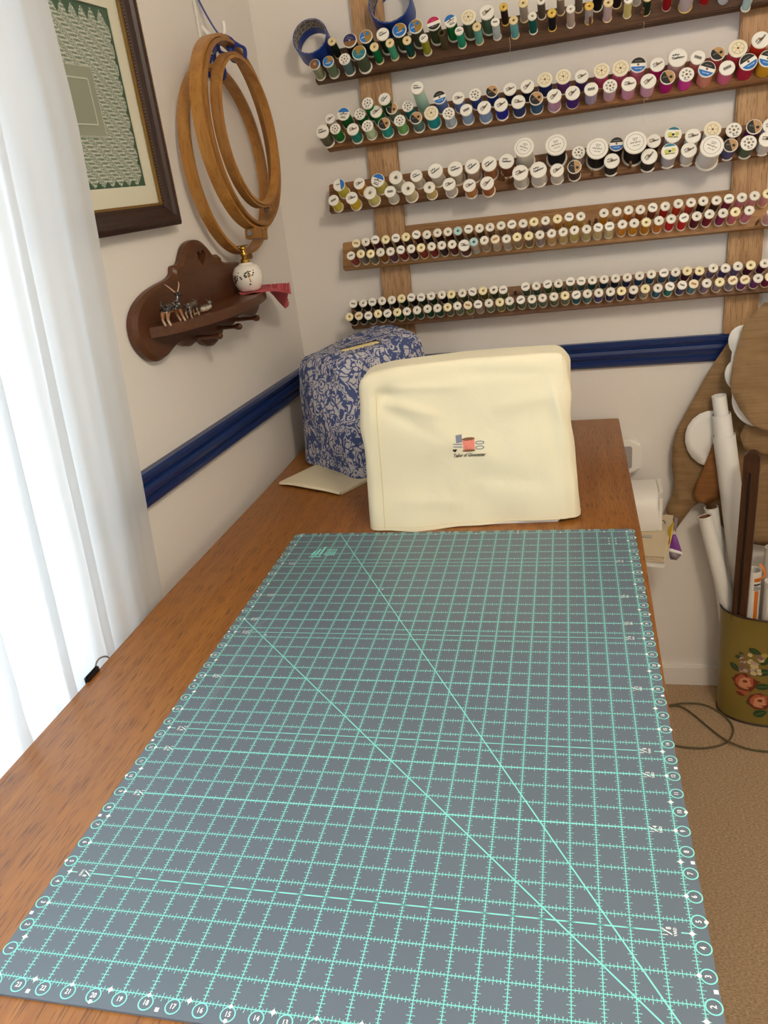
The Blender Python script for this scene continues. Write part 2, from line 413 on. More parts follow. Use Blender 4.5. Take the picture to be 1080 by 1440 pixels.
for k, s in enumerate(('45', '60')): rtext(s, (2.1, 8.2)[k], (22.2, 27.8)[k], .2, -45)
for x in (22.75, 23.2):
    for k in range(3): mdot(x, 34.1+.38*k, .07)
tag(obj('printed_numbers', t, m_inkw, cm, smooth=False, fix=False), kind='stuff')
g = MB()                                    # maker's mark in the far left corner: slanted bars and small rows of type
def bar(pts): g.poly([Vector((x*I, y*I, Z2)) for x, y in pts])
for k in range(3): bar([(1.75+.30*k, 32.7-.0*k), (1.90+.30*k, 32.7), (2.03+.30*k, 33.4+.35*k), (1.86+.30*k, 33.4+.35*k)])
bar([(1.70, 32.45), (2.6, 32.45), (2.6, 32.58), (1.70, 32.58)])
for r in range(3):
    for k in range(5): bar([(2.78+.16*k, 32.7+.38*r), (2.88+.16*k, 32.7+.38*r), (2.92+.16*k, 32.95+.38*r), (2.82+.16*k, 32.95+.38*r)])
obj('printed_logo', g, m_ink, cm, smooth=False, fix=False)

sf = MB()                                   # a thin arc in paler grey near the left edge of the mat
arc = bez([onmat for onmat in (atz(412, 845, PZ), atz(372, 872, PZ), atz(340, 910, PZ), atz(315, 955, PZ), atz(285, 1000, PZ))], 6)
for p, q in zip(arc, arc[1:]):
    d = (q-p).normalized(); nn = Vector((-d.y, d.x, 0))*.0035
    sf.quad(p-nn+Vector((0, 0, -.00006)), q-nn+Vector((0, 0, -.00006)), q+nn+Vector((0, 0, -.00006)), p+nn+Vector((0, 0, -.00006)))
obj('pale_arc', sf, mat('pale_vinyl', (112, 124, 134), .5), cm, smooth=False, fix=False)

# ------------------------------------------------------------------ thread rack: posts, five tilted boards, one cross rail
TILT = math.radians(25)
NF = Vector((0, -math.cos(TILT), math.sin(TILT)))      # board face normal = peg axis
UF = Vector((0, math.sin(TILT), math.cos(TILT)))       # up along the face
BW, BT = .067, .017
rack = thing('thread_rack', 'wooden wall rack of five tilted spool boards on two oak posts', 'rack', (.5, 1.58, .2))
for xa, name in ((.064, 'post'), (.872, 'post')):
    obj('post', MB().box((xa+.036, 1.589, .63), (.072, .022, .87), bev=.003), m_oak, rack)
cr0 = aty(700, 303.5, 1.578)
obj('cross_rail', MB().box((.504, 1.589, aty(700, 303.5, 1.578).z-.036), (.736, .021, .072), bev=.002), m_oakh, rack)
ROWS = []
for (a, b, mm) in (((447, 121), (1080, 10), m_dark), ((463, 215), (1080, 119), m_midw), ((466, 302), (1080, 220), m_midw), ((485, 382), (1080, 322), m_oakh), ((497, 464), (1080, 412), m_midw)):
    A = aty(*a, 1.552); B = aty(*b, 1.552)              # back lower edge of the board
    sl = (B.z-A.z)/(B.x-A.x); X0, X1 = A.x, 1.12
    P0 = A + NF*BT                                      # front lower left corner
    D = Vector((1, 0, sl)).normalized()
    ROWS.append((P0, D))
    L = (X1-X0)
    rot = Matrix((D, -NF.cross(Vector((0, 0, 0))) if False else D.cross(UF).normalized()*-1, UF)).transposed().to_4x4()
    rot = Matrix(((D.x, -NF.x, UF.x), (D.y, -NF.y, UF.y), (D.z, -NF.z, UF.z))).to_4x4()
    obj('peg_board', MB().box(P0+D*(L/2)+UF*(BW/2)-NF*(BT/2), (L, BT, BW), rot, bev=.002), mm, rack)

# spools --------------------------------------------------------------
m_core = mat('spool_white', (232, 226, 212), .45)
m_corec = mat('spool_cream', (226, 206, 158), .45)
m_coreg = mat('spool_ivory', (242, 228, 182), .45); m_corej = mat('spool_gold', (222, 184, 84), .35)
m_corea = mat('spool_aqua', (176, 208, 206), .45)
m_corey = mat('spool_yellow', (226, 200, 40), .45)
lab = lambda nme, c: mat('label_'+nme, c, .5)
LWH, LBK, LBL, LGD, LTN, LNV, LGY, LPK, LTE, LYL, LBR, LAQ, LCR = [lab(n_, c_) for n_, c_ in (('white', (238, 234, 224)), ('black', (28, 26, 26)), ('blue', (28, 112, 190)), ('gold', (156, 122, 46)), ('tan', (186, 146, 98)), ('navy', (34, 36, 92)), ('grey', (150, 146, 138)), ('pink', (190, 30, 88)), ('teal', (22, 120, 136)), ('yellow', (204, 204, 90)), ('brown', (128, 88, 50)), ('aqua', (120, 196, 204)), ('cream', (236, 222, 186)))]
LM = [LWH, LBK, LBL, LGD, LTN, LNV, LGY, LPK, LTE, LYL, LBR, LAQ, LCR]; LI = {n_: k for k, n_ in enumerate(('W', 'K', 'B', 'G', 'T', 'N', 'g', 'P', 'E', 'Y', 'R', 'A', 'C'))}
SEG = 20
def core_mesh(hole=True, bodyr=.80, taper=False):
    p = [(.0, .55), (.25, .55), (.25, .985), (.30, 1.0), (.93, 1.0), (1.0, .985), (1.0, .945), (.94, .93), (.62, .91), (.62, .09), (.94, .07), (1.0, .055), (1.0, .012), (.96, 0), (0, 0)] if hole else \
        [(0, 1.0), (.93, 1.0), (1.0, .985), (1.0, .945), (.94, .93), (.62, .91), (.62, .09), (.94, .07), (1.0, .055), (1.0, .012), (.96, 0), (0, 0)]
    return p
def lathe_mesh(name, prof, mats, seg=SEG):
    mb = MB(); rows = []
    for r, h in prof:
        rows.append([mb.b.verts.new((0, 0, h))] if r == 0 else [mb.b.verts.new((r*math.cos(2*PI*i/seg), r*math.sin(2*PI*i/seg), h)) for i in range(seg)])
    for A, B in zip(rows, rows[1:]):
        if len(A) == 1: [mb._f((A[0], B[i], B[(i+1) % seg])) for i in range(seg)]
        elif len(B) == 1: [mb._f((A[i], A[(i+1) % seg], B[0])) for i in range(seg)]
        else: mb.bridge(A, B)
    return mb.mesh(name, mats, 35)
ME_CORE = {k: lathe_mesh('core_'+k, core_mesh(True), m_) for k, m_ in (('white', m_core), ('cream', m_corec), ('ivory', m_coreg), ('gold', m_corej), ('aqua', m_corea))}
THREAD_P = [(.62, .085), (.84, .085), (.86, .2), (.87, .5), (.86, .8), (.84, .915), (.62, .915)]
THREAD_C = [(.62, .085), (.95, .085), (.95, .3), (.92, .6), (.90, .915), (.62, .915)]
def thread_build(m, nt, b):
    n = N(nt); oi = n('ObjectInfo'); tc = n('TexCoord')
    nt.links.new(oi.outputs['Color'], b.inputs['Base Color'])
    wv = n('TexWave', {'Vector': tc.outputs['Object'], 'Scale': 9.0, 'Distortion': .6}, bands_direction='Z')
    bp = n('Bump', {'Height': wv.outputs[0], 'Strength': .25, 'Distance': .0006}); nt.links.new(bp.outputs[0], b.inputs['Normal'])
m_thread = mat('wound_thread', None, .55, spec=.3, build=thread_build)
ME_THREAD = lathe_mesh('thread_wound', THREAD_P, m_thread); ME_CONE = lathe_mesh('thread_cone', THREAD_C, m_thread)
ME_TUBE = lathe_mesh('core_tube', [(0, .72), (.72, .72), (.72, 1.0), (.95, 1.0), (.98, .97), (1.0, .5), (1.0, 0), (0, 0)], mat('bare_tube', (88, 74, 48), .7))
def label_mesh(st):
    mb = MB(); R = .90
    def pol(pts, c, z=1.004): mb.mi = LI[c]; mb.poly([(x, y, z) for x, y in pts])
    def disc(cx, cy, r, c, z=1.004, n=16): pol([(cx+r*math.cos(2*PI*i/n), cy+r*math.sin(2*PI*i/n)) for i in range(n)], c, z)
    def seg(a0, a1, c, z=1.006, r=R, n=14): pol([(r*math.cos(math.radians(a0+(a1-a0)*i/n)), r*math.sin(math.radians(a0+(a1-a0)*i/n))) for i in range(n+1)], c, z)
    def stroke(x0, y0, x1, y1, w_, c='K', z=1.009):
        d = Vector((x1-x0, y1-y0, 0)).normalized(); nn = Vector((-d.y, d.x, 0))*w_/2
        pol([(x0-nn.x, y0-nn.y), (x1-nn.x, y1-nn.y), (x1+nn.x, y1+nn.y), (x0+nn.x, y0+nn.y)], c, z)
    rnd = random.Random(st)
    def script(y, x0, x1, h, c='K', w_=.085):
        x = x0
        while x < x1:
            stroke(x, y-h*rnd.uniform(.3, 1), x+.09, y+h*rnd.uniform(.3, 1), w_, c); x += rnd.uniform(.09, .16)
    if st in 'TU':
        disc(0, 0, R, 'W'); script(.28, -.55, .1, .14); script(-.02, -.6, .6, .13, w_=.09); stroke(-.5, -.16, .55, -.1, .05)
        if st == 'T':
            for k in range(5): stroke(0, .05, .2*math.cos(1.26*k+.3), .05+.2*math.sin(1.26*k+.3), .13, 'R', 1.011)
    elif st == 'o':
        disc(0, 0, R, 'W')
        for k in range(7): disc(.52*math.cos(2*PI*k/7), .52*math.sin(2*PI*k/7), .17, 'g', 1.007, 8)
        disc(0, 0, .18, 'R', 1.008, 8); script(-.75, -.2, .3, .05)
    elif st == 'B':
        disc(0, 0, R, 'W'); seg(12, 168, 'K'); seg(195, 345, 'B'); disc(0, 0, .15, 'R', 1.01, 8)
        script(.45, -.4, .4, .06, 'g', .05); script(-.5, -.35, .4, .07, 'W', .05)
    elif st == 'b':
        disc(0, 0, R, 'W'); seg(15, 165, 'B'); script(-.05, -.55, .6, .12); script(-.4, -.4, .3, .07); stroke(-.4, -.6, .4, -.66, .12); disc(0, .1, .13, 'R', 1.011, 8)
    elif st == 'G':
        disc(0, 0, R, 'G'); seg(100, 250, 'B'); disc(.35, .25, .26, 'B', 1.007, 10); script(.0, -.7, -.1, .12, 'W', .06); disc(0, 0, .12, 'R', 1.01, 8)
    elif st == 'g':
        disc(0, 0, R, 'B'); seg(-10, 120, 'G'); disc(.12, .1, .34, 'G', 1.008, 10); script(-.3, -.45, .4, .1, 'W', .06)
    elif st == 'e':
        disc(0, 0, R, 'E'); seg(10, 150, 'G'); disc(-.1, .12, .3, 'G', 1.008, 10); script(-.35, -.3, .4, .08, 'T', .05)
    elif st == 'n':
        disc(0, 0, R, 'R'); seg(20, 215, 'N'); script(.35, -.5, .3, .08, 'g', .05); script(.05, -.6, .1, .06, 'g', .05); disc(0, 0, .1, 'C', 1.01, 8)
    elif st == 'w':
        disc(0, 0, R, 'R'); seg(-30, 80, 'B'); disc(.0, .05, .28, 'T', 1.008, 8); disc(.35, .3, .13, 'N', 1.01, 8)
    elif st == 'K':
        disc(0, 0, R, 'T'); seg(110, 290, 'K'); disc(.42, -.05, .22, 'K', 1.008, 10); script(.1, -.6, -.15, .1, 'g', .05); disc(0, 0, .12, 'R', 1.01, 8)
    elif st == 'R':
        disc(0, 0, R, 'W'); seg(12, 168, 'P'); seg(198, 342, 'K'); script(-.45, -.4, .4, .1, 'g', .06); script(.4, -.2, .2, .1, 'T', .04)
    elif st == 'Z':
        disc(0, 0, R, 'W'); seg(40, 140, 'E'); disc(-.35, .0, .3, 'Y', 1.007, 8); disc(.42, .1, .26, 'Y', 1.007, 8); stroke(-.6, -.3, .6, -.3, .14, 'Y', 1.007); script(-.3, -.5, .5, .06); disc(0, 0, .17, 'K', 1.01, 8)
    elif st == 'D':
        disc(0, 0, R, 'W', n=24)
        for k in range(24):
            a, b_ = 2*PI*k/24, 2*PI*(k+1)/24
            pol([(.74*math.cos(a), .74*math.sin(a)), (.74*math.cos(b_), .74*math.sin(b_)), (.70*math.cos(b_), .70*math.sin(b_)), (.70*math.cos(a), .70*math.sin(a))], 'g', 1.006)
        script(.34, -.2, .2, .06, w_=.04); script(.2, -.15, .2, .05, w_=.04); script(-.02, -.42, .42, .09, w_=.05); script(-.3, -.25, .25, .05, w_=.04)
    elif st == 'W':
        disc(0, 0, R, 'C')
        for k in range(16):
            a, b_ = 2*PI*k/16, 2*PI*(k+1)/16
            pol([(.66*math.cos(a), .66*math.sin(a)), (.66*math.cos(b_), .66*math.sin(b_)), (.61*math.cos(b_), .61*math.sin(b_)), (.61*math.cos(a), .61*math.sin(a))], 'g', 1.006)
        for k in range(6): stroke(.24*math.cos(k*PI/3), .24*math.sin(k*PI/3), .6*math.cos(k*PI/3), .6*math.sin(k*PI/3), .05, 'g', 1.006)
        disc(0, 0, .15, 'R', 1.008, 8)
    elif st == 'X':
        disc(0, 0, .92, 'W'); stroke(-.5, 0, .5, 0, .42, 'g', 1.007); script(.0, -.45, .45, .1, 'K', .06)
    elif st == 'x':
        disc(0, 0, .92, 'C'); stroke(-.55, 0, .55, 0, .5, 'T', 1.007); script(.0, -.45, .45, .1, 'K', .06)
    elif st == 's':                              # blue sticker folded over the rim
        disc(0, 0, R, 'W'); script(.1, -.5, 0, .14); seg(-75, 75, 'B')
    return mb.mesh('label_'+st, LM, False, fix=False)
ME_LABEL = {}
# every spool: top centre as measured, diameter, label style, length (cm), thread colour; front row then back row
SP = {
(0, 'front'): """442.5,90.4,16,w,4.6,120,125,100;461.5,86.4,17,g,4.8,85,105,80;484.4,82.7,17,o,4.8,70,95,95;504.7,73.6,21,e,5.8,60,70,55;526,65.5,13,C,5.4,0,95,50;548,60,13,C,5.4,60,140,110;572,56.3,13,C,5.4,0,60,55;595.6,53.3,13,U,5.2,128,128,30;620.7,46,10,N,5.2,84,82,52;645.6,43,13,U,5.2,30,130,100;670.4,37,13,C,5.4,90,150,140;696.3,30.8,13,X,5.2,165,175,180;722,28,13,C,5.4,90,155,160;748.4,22.2,13,H,5.2,0,80,75;775.9,17.8,13,J,5.2,14,14,24;802.5,11.9,13,H,5.4,165,150,140;828.6,8,13,J,5.2,150,145,150;855.5,3,14,C,5.4,170,150,155;884,-1,13,U,5.2,190,175,110;911,-5,14,C,5.2,10,35,20;941,-12,14,H,5.2,130,10,20;969,-16,22,V,5.8,165,155,160;1023,-22,18,H,5.0,170,175,190;1056,-12,14,H,5.0,150,180,210""",
(0, 'back'): """466.2,57.8,12,C,5.4,15,35,20;491.6,56.7,21,n,5.4,30,25,15;514.4,51,20,G,5.6,25,50,40;538,47.7,19,U,5.6,20,40,30;561.5,42,21,g,5.8,40,55,30;584.4,36.7,21,G,5.8,60,65,50;609.6,32.6,21,R,5.6,50,65,40;633.3,28.9,19,b,5.6,10,95,45;658.5,23.7,22,W,5.8,70,80,60;684.4,17,22,T,5.8,70,95,75;708,9.2,12,J,5.4,40,25,20;735.5,3.7,14,C,5.4,160,145,135;760.7,0,13,H,5.4,85,75,65;788,-6,13,C,5.4,130,115,100;814,-10,13,C,5.4,100,90,80;841,-13,16,H,5.4,14,14,16;869,-17,15,C,5.4,14,14,20;898,-20,13,H,5.4,200,195,190;996,-22,15,H,5.4,150,16,24""",
(1, 'front'): """453,184.8,20,U,5.0,75,75,60;471.2,180.8,16,o,4.4,20,100,40;496,181.6,18,T,4.4,10,110,95;516.7,176.7,17,o,4.4,165,200,150;540,173.7,18,K,4.4,20,130,125;561.9,169.3,17,o,4.4,100,155,90;584.8,165.6,18,K,4.4,80,110,105;606.3,158.6,21,W,4.8,0,130,140;630.7,159.3,18,o,4.4,150,165,180;655.5,154.4,18,X,4.4,120,145,180;680.8,151.2,20,T,4.4,120,145,195;704.4,147,20,T,4.4,10,20,140;728.9,143,20,T,4.4,20,40,95;754,138.2,20,K,4.4,45,80,115;779.3,134.8,21,T,4.4,170,130,165;805.2,130.4,21,T,4.4,60,25,110;831.4,125.2,20,X,4.4,150,140,170;858,120.7,20,o,4.4,215,150,165;884.4,117.8,21,T,4.4,205,130,160;911.9,113.8,22,T,4.4,205,140,165;939,108.4,21,K,4.4,150,10,100;965.6,104.4,21,o,4.4,190,50,140;994.2,97,24,B,4.8,200,120,105;1022.6,95.2,22,X,4.4,200,90,125;1052.4,86.6,25,B,4.8,155,30,60;1080,82,25,B,4.8,225,140,30""",
(1, 'back'): """463.8,167,15,T,4.4,200,200,190;482.9,160,19,b,4.6,15,90,45;506,160,17,o,4.4,10,90,45;516.7,144.8,17,o,6.0,10,100,50;528.8,156.7,18,T,4.4,15,100,40;540.4,138.9,18,U,6.0,30,80,40;551,152.2,17,K,4.4,110,120,100;573.3,148.8,17,o,4.4,20,110,110;586.3,123.3,19,U,8.4,150,180,165;618,136.7,20,B,4.8,95,110,160;644.4,137.7,18,T,4.4,100,120,170;667.8,132.7,18,o,4.4,40,70,130;691.9,128.2,19,K,4.4,25,50,120;717,125,19,T,4.4,10,15,60;741.5,121.2,20,T,4.4,15,20,50;766.2,111.6,22,W,4.8,20,40,100;792,107.4,22,W,4.8,110,60,120;818,107,20,T,4.4,75,50,100;846,99,23,W,4.8,200,80,110;872.6,95.6,24,W,4.8,205,90,120;897.5,90.8,23,B,4.8,205,110,130;924.7,90.4,21,T,4.4,180,30,110;953.3,80.7,27,U,5.2,210,160,150;981.5,80.6,21,X,4.4,195,115,110;1009.4,75.1,21,K,4.4,185,90,95;1038,67.6,26,W,5.0,190,70,80;1070,55.7,25,T,5.2,215,50,30""",
(2, 'front'): """468.8,281.5,16,X,4.4,215,175,70;494.4,278.2,18,T,4.4,225,160,40;520,270.8,19,H,4.8,200,180,110;548.5,269.3,17,X,4.4,190,185,175;573.7,264.7,20,H,4.8,190,175,140;603.6,263.3,17,H,4.2,200,170,110;631.5,258.9,19,T,4.4,215,205,195;660,260.4,19,T,4.4,170,120,70;684.8,257.4,20,T,4.4,150,90,50;731.5,242.6,23,T,5.2,200,195,180;757,238.6,24,U,5.4,215,195,185;783.3,239.2,20,T,4.4,225,225,225;807.8,234.4,20,K,4.4,60,45,40;860.4,226,22,T,4.4,15,15,15;913,219.7,23,T,4.4,10,10,10;942,212.6,24,Z,4.8,160,160,170;968.9,210.8,22,T,4.6,190,190,195;1001.3,205,33,D,7.0,215,212,205;1027.5,204,20,K,4.4,70,75,120;1053,200.6,22,o,4.4,70,85,65;1078.7,195.4,22,T,4.6,200,195,195""",
(2, 'back'): """476.7,260,18,s,4.8,215,180,80;505,257.8,17,T,4.4,190,130,60;531,253.3,20,b,4.8,200,175,90;556.2,249.3,20,H,4.8,190,185,170;585.3,247,18,U,4.4,185,180,175;612,240,22,U,5.4,190,180,170;640,237.4,22,U,5.4,180,170,155;664,233.7,22,U,5.4,165,150,135;687.8,230.3,22,U,5.4,150,105,70;712.2,226.6,22,U,5.4,120,75,55;736.7,207,29,D,7.4,205,190,175;782,203.3,31,D,7.0,12,15,22;813.7,214,19,o,4.4,150,140,140;840,208.5,31,D,6.0,16,16,20;867,202.2,21,B,4.6,20,20,25;893.3,200,33,D,6.6,18,18,20;919.3,198,20,T,4.4,15,12,12;946.7,189.2,24,Z,4.8,150,150,155;974.5,191,22,T,4.6,205,205,205;1002.2,181.8,24,W,5.4,200,200,200;1032,182.7,22,o,4.6,40,25,30;1060.8,178,22,K,4.6,110,20,90;1084,176,22,T,4.6,200,195,190""",
(3, 'front'): """493.3,359.3,0,X,5.4,130,50,45;507,356.7,0,Y,5.4,110,105,100;520.8,356.6,0,Y,5.4,100,95,85;534.7,354.5,0,H,5.4,120,70,25;548.8,353.3,0,H,5.4,85,45,65;563.3,351,0,X,5.4,110,25,20;577.8,349.6,0,H,5.4,40,10,20;591.8,348,0,Y,5.4,130,35,25;606.6,346.4,0,H,5.4,110,25,20;621,344.7,0,H,5.4,20,10,18;635.5,343.3,0,H,5.4,80,20,15;652.6,344.8,17,T,4.4,70,20,15;666,340,0,A,5.4,180,165,150;681,337.7,0,H,5.4,150,130,110;696.3,336.2,0,x,5.4,175,160,140;712,335.6,0,H,5.4,165,155,145;727,333,0,Y,5.4,140,120,95;743.3,331.5,0,Y,5.4,110,90,75;759,330,0,H,5.4,140,125,125;775.6,328,0,H,5.4,180,145,95;791.9,325.9,0,H,5.4,185,160,100;807.7,323.3,0,H,5.4,175,165,90;824.9,322,0,H,5.4,170,160,115;841.2,319.6,0,X,5.4,190,170,125;857.3,318,0,X,5.4,200,175,130;875.3,315.2,0,H,5.4,190,120,30;892,313.5,0,H,5.4,195,130,15;908.9,312.2,0,Y,5.4,170,115,20;926.7,310,0,H,5.4,200,110,25;944,307.5,0,H,5.4,175,20,30;962,305.9,0,X,5.4,180,20,30;980,303.6,0,H,5.4,80,10,25;997.8,300.8,0,H,5.4,110,10,35;1017,299.3,0,H,5.4,130,30,80;1034.2,297.6,0,Y,5.4,180,100,110;1053.9,295.5,0,H,5.4,200,110,130;1086,298,0,H,5.4,195,140,140""",
(3, 'back'): """500.7,342,0,x,5.4,140,130,110;514,340,0,H,5.4,60,20,25;527.5,337,0,X,5.4,85,35,60;541.9,336.6,0,Y,5.4,50,35,30;556.4,334.4,0,X,5.4,60,35,35;570.4,332.9,0,Y,5.4,70,55,40;585.3,329.6,0,X,5.4,70,25,20;600,329.6,0,H,5.4,20,15,20;614.9,327,0,H,5.4,50,25,15;629.6,325.6,0,H,5.4,70,25,15;643.7,324.5,0,A,5.4,75,40,20;658.8,321.9,0,X,5.4,110,80,45;674,320.8,0,H,5.4,80,60,35;688.9,319.2,0,H,5.4,110,85,55;704.4,317,0,H,5.4,140,110,80;719.7,315.2,0,X,5.4,160,130,105;735.5,314,0,H,5.4,140,110,95;750.8,311.7,0,Y,5.4,150,130,115;767,310,0,H,5.4,130,110,105;784,307.5,0,Y,5.4,170,130,70;800.3,304.8,0,X,5.4,180,140,60;816.6,304,0,H,5.4,185,150,80;849.3,299.2,0,H,5.4,190,130,40;867.4,297.4,0,H,5.4,185,150,105;884,295.1,0,H,5.4,180,115,40;900.7,294.4,0,H,5.4,150,90,35;918,291.5,0,X,5.4,110,60,40;935.6,289.7,0,H,5.4,160,30,25;954,286,0,H,5.4,180,60,30;971.9,284.4,0,H,5.4,170,65,55;989.2,282.3,0,H,5.4,30,10,15;1007.7,281.4,0,H,5.4,60,35,25;1025.3,279,0,X,5.4,130,40,65;1043.6,277.2,0,H,5.4,185,120,130;1061.4,275,0,H,5.4,200,130,135;1080,272,0,Y,5.4,195,140,140""",
(4, 'front'): """491,445.6,0,Y,5.2,10,15,10;504.4,444,0,x,5.2,25,30,22;517.8,443.6,0,X,5.2,55,55,45;531.4,441,0,Y,5.2,10,25,20;544.7,440.4,0,X,5.2,20,35,28;558.5,438.9,0,Y,5.2,5,75,40;572,437.7,0,H,5.2,0,70,40;586.2,436,0,H,5.2,0,70,35;601,434,0,H,5.2,0,75,40;615,433,0,H,5.2,0,70,45;629.2,431.8,0,Y,5.2,95,105,90;643,430,0,H,5.2,95,115,90;657.8,429,0,x,5.2,105,120,60;672.2,427.8,0,X,5.2,150,145,125;687.5,426,0,H,5.2,100,115,85;702.6,424.8,0,Y,5.2,100,115,80;716.4,423,0,H,5.2,65,95,60;732.2,421.4,0,X,5.2,80,100,75;747.8,420.5,0,H,5.2,85,110,85;762.8,418.8,0,H,5.2,95,115,95;778.8,417,0,H,5.2,85,100,65;794.5,415.4,0,Y,5.2,110,125,105;810.4,414.3,0,X,5.2,5,85,100;826,412.8,0,H,5.2,65,115,115;842,411.6,0,H,5.2,60,65,130;858.5,410,0,H,5.2,25,40,85;874,409,0,Y,5.2,15,20,70;891,407.3,0,H,5.2,10,15,55;907.5,405.8,0,Y,5.2,140,140,130;925.2,404.8,0,H,5.2,0,85,120;942,402.5,0,X,5.2,10,120,110;959.4,400.7,0,X,5.2,60,60,105;975.7,399,0,x,5.2,80,130,145;994,398,0,H,5.2,125,105,130;1012.2,396.4,0,Y,5.2,140,125,130;1030.7,394,0,x,5.2,130,125,140;1047.8,393,0,x,5.2,110,55,110;1066.4,391,0,H,5.2,105,50,105;1083,389,0,Y,5.2,110,20,70""",
(4, 'back'): """496.6,427,0,X,5.2,10,15,10;510.4,425.9,0,H,5.2,15,20,15;523.4,424.4,0,X,5.2,10,15,12;537,423,0,H,5.2,10,20,15;550.7,421.6,0,H,5.2,10,25,20;564.4,419.6,0,Y,5.2,5,50,35;578.2,418,0,X,5.2,10,20,15;592,417.9,0,X,5.2,10,45,30;606,416,0,H,5.2,5,55,30;621.1,414.4,0,H,5.2,10,20,20;634.4,413.7,0,Y,5.2,30,70,50;650,412,0,H,5.2,60,80,45;664.4,410,0,X,5.2,70,85,40;678.9,408.5,0,Y,5.2,85,95,45;694,407.3,0,H,5.2,65,85,45;707.5,407.3,0,X,5.2,95,110,75;738.9,402.9,0,X,5.2,70,95,80;754,402,0,H,5.2,75,100,85;770,399.3,0,X,5.2,75,100,45;785.2,398.4,0,H,5.2,45,80,40;802.2,395.7,0,X,5.2,110,120,95;817.3,395,0,X,5.2,75,105,90;833,393.8,0,H,5.2,5,75,75;849.6,392.3,0,H,5.2,5,50,70;865.6,391,0,H,5.2,10,25,40;882.2,389.8,0,H,5.2,15,35,95;899.3,387.6,0,H,5.2,5,70,110;916,385.4,0,H,5.2,40,85,115;933.7,383.4,0,X,5.2,75,100,120;950.2,382.4,0,H,5.2,70,95,130;966.5,380.7,0,Y,5.2,75,15,50;983.9,380.7,0,Y,5.2,50,40,90;1003.2,376.7,0,H,5.2,110,95,120;1020.3,376.7,0,H,5.2,60,50,105;1037.8,374,0,H,5.2,110,100,140;1056,372.6,0,Y,5.2,75,10,45;1075.5,370,0,H,5.2,75,20,50""",
}
HOLD = {'H': 'white', 'Y': 'ivory', 'J': 'gold', 'C': 'cream', 'A': 'aqua'}
ORD = 'first second third fourth fifth sixth seventh eighth ninth tenth eleventh twelfth thirteenth fourteenth fifteenth sixteenth seventeenth eighteenth nineteenth'.split()
def ordinal(n):
    if n < 20: return ORD[n-1]
    t, u = divmod(n, 10); b = {2: 'twent', 3: 'thirt', 4: 'fort'}[t]
    return b+'ieth' if u == 0 else b+'y-'+ORD[u-1]
PAL = {'black': (14, 14, 16), 'dark green': (10, 55, 32), 'green': (10, 100, 45), 'teal': (0, 85, 90), 'turquoise': (20, 130, 125), 'light green': (110, 160, 110), 'pale green': (160, 195, 155), 'olive': (85, 95, 45), 'grey green': (95, 110, 88), 'sea green': (70, 140, 120), 'grey': (150, 148, 146), 'white': (215, 210, 205), 'beige': (195, 180, 150), 'tan': (175, 145, 100), 'brown': (110, 70, 40), 'dark brown': (50, 32, 25), 'gold': (195, 135, 40), 'yellow': (220, 175, 60), 'orange': (210, 90, 30), 'red': (170, 25, 30), 'dark red': (85, 18, 25), 'pink': (200, 120, 135), 'magenta': (160, 20, 105), 'purple': (75, 40, 110), 'lilac': (130, 112, 135), 'navy': (15, 22, 65), 'royal blue': (20, 30, 135), 'blue': (35, 75, 125), 'light blue': (125, 150, 185), 'steel blue': (70, 100, 125), 'plum': (95, 40, 80)}
def cname(c): return min(PAL, key=lambda k: sum((a-b)**2 for a, b in zip(PAL[k], c)))
RN = ('top', 'second', 'third', 'fourth', 'lowest')
BASE = Matrix(((1, -UF.x*0, NF.x), (0, UF.y, NF.y), (0, UF.z, NF.z)))        # columns: x, up-face, peg axis
KT = 1.75
rs = random.Random(3)
for (row, side), txt in SP.items():
    P0, D = ROWS[row]
    for idx, ent in enumerate(txt.split(';')):
        f = ent.split(','); u, v, d = float(f[0]), float(f[1]), float(f[2]); st = f[3]; L = float(f[4])/100; col = tuple(int(x) for x in f[5:8])
        r = ray(u, v); s = (P0 + NF*(L+.0006) - CAM).dot(NF)/r.dot(NF); X = CAM + r*s
        R = .0102 if d == 0 else d*s/FPX/2*.97
        base = X - NF*L
        lab_ = '%s thread spool, %s from left in %s row of %s board' % (cname(col), ordinal(idx+1), side, RN[row])
        e = thing('thread_spool', lab_, 'spool', base, 'thread spools on the wall rack')
        B3 = BASE.copy(); spin = rs.uniform(-.5, .5) + (.35 if st in 'TU' else 0)
        cs, sn = math.cos(spin), math.sin(spin); RZ = Matrix(((cs, -sn, 0), (sn, cs, 0), (0, 0, 1)))
        e.rotation_euler = (B3 @ RZ).to_euler(); e.scale = (R, R, L)
        def kid(nm, me):
            o = bpy.data.objects.new(nm, me); C.objects.link(o); o.parent = e; return o
        if st == 'N':
            kid('core', ME_TUBE); continue
        kid('core', ME_CORE['gold' if st == 'V' else HOLD.get(st, 'white')])
        th_ = kid('thread', ME_CONE if L > .08 else ME_THREAD)
        th_.color = (*[min(.85, x*KT) for x in lin(col)], 1)
        if st not in 'HYCAVJ':
            if st not in ME_LABEL: ME_LABEL[st] = label_mesh(st)
            kid('paper_label', ME_LABEL[st])
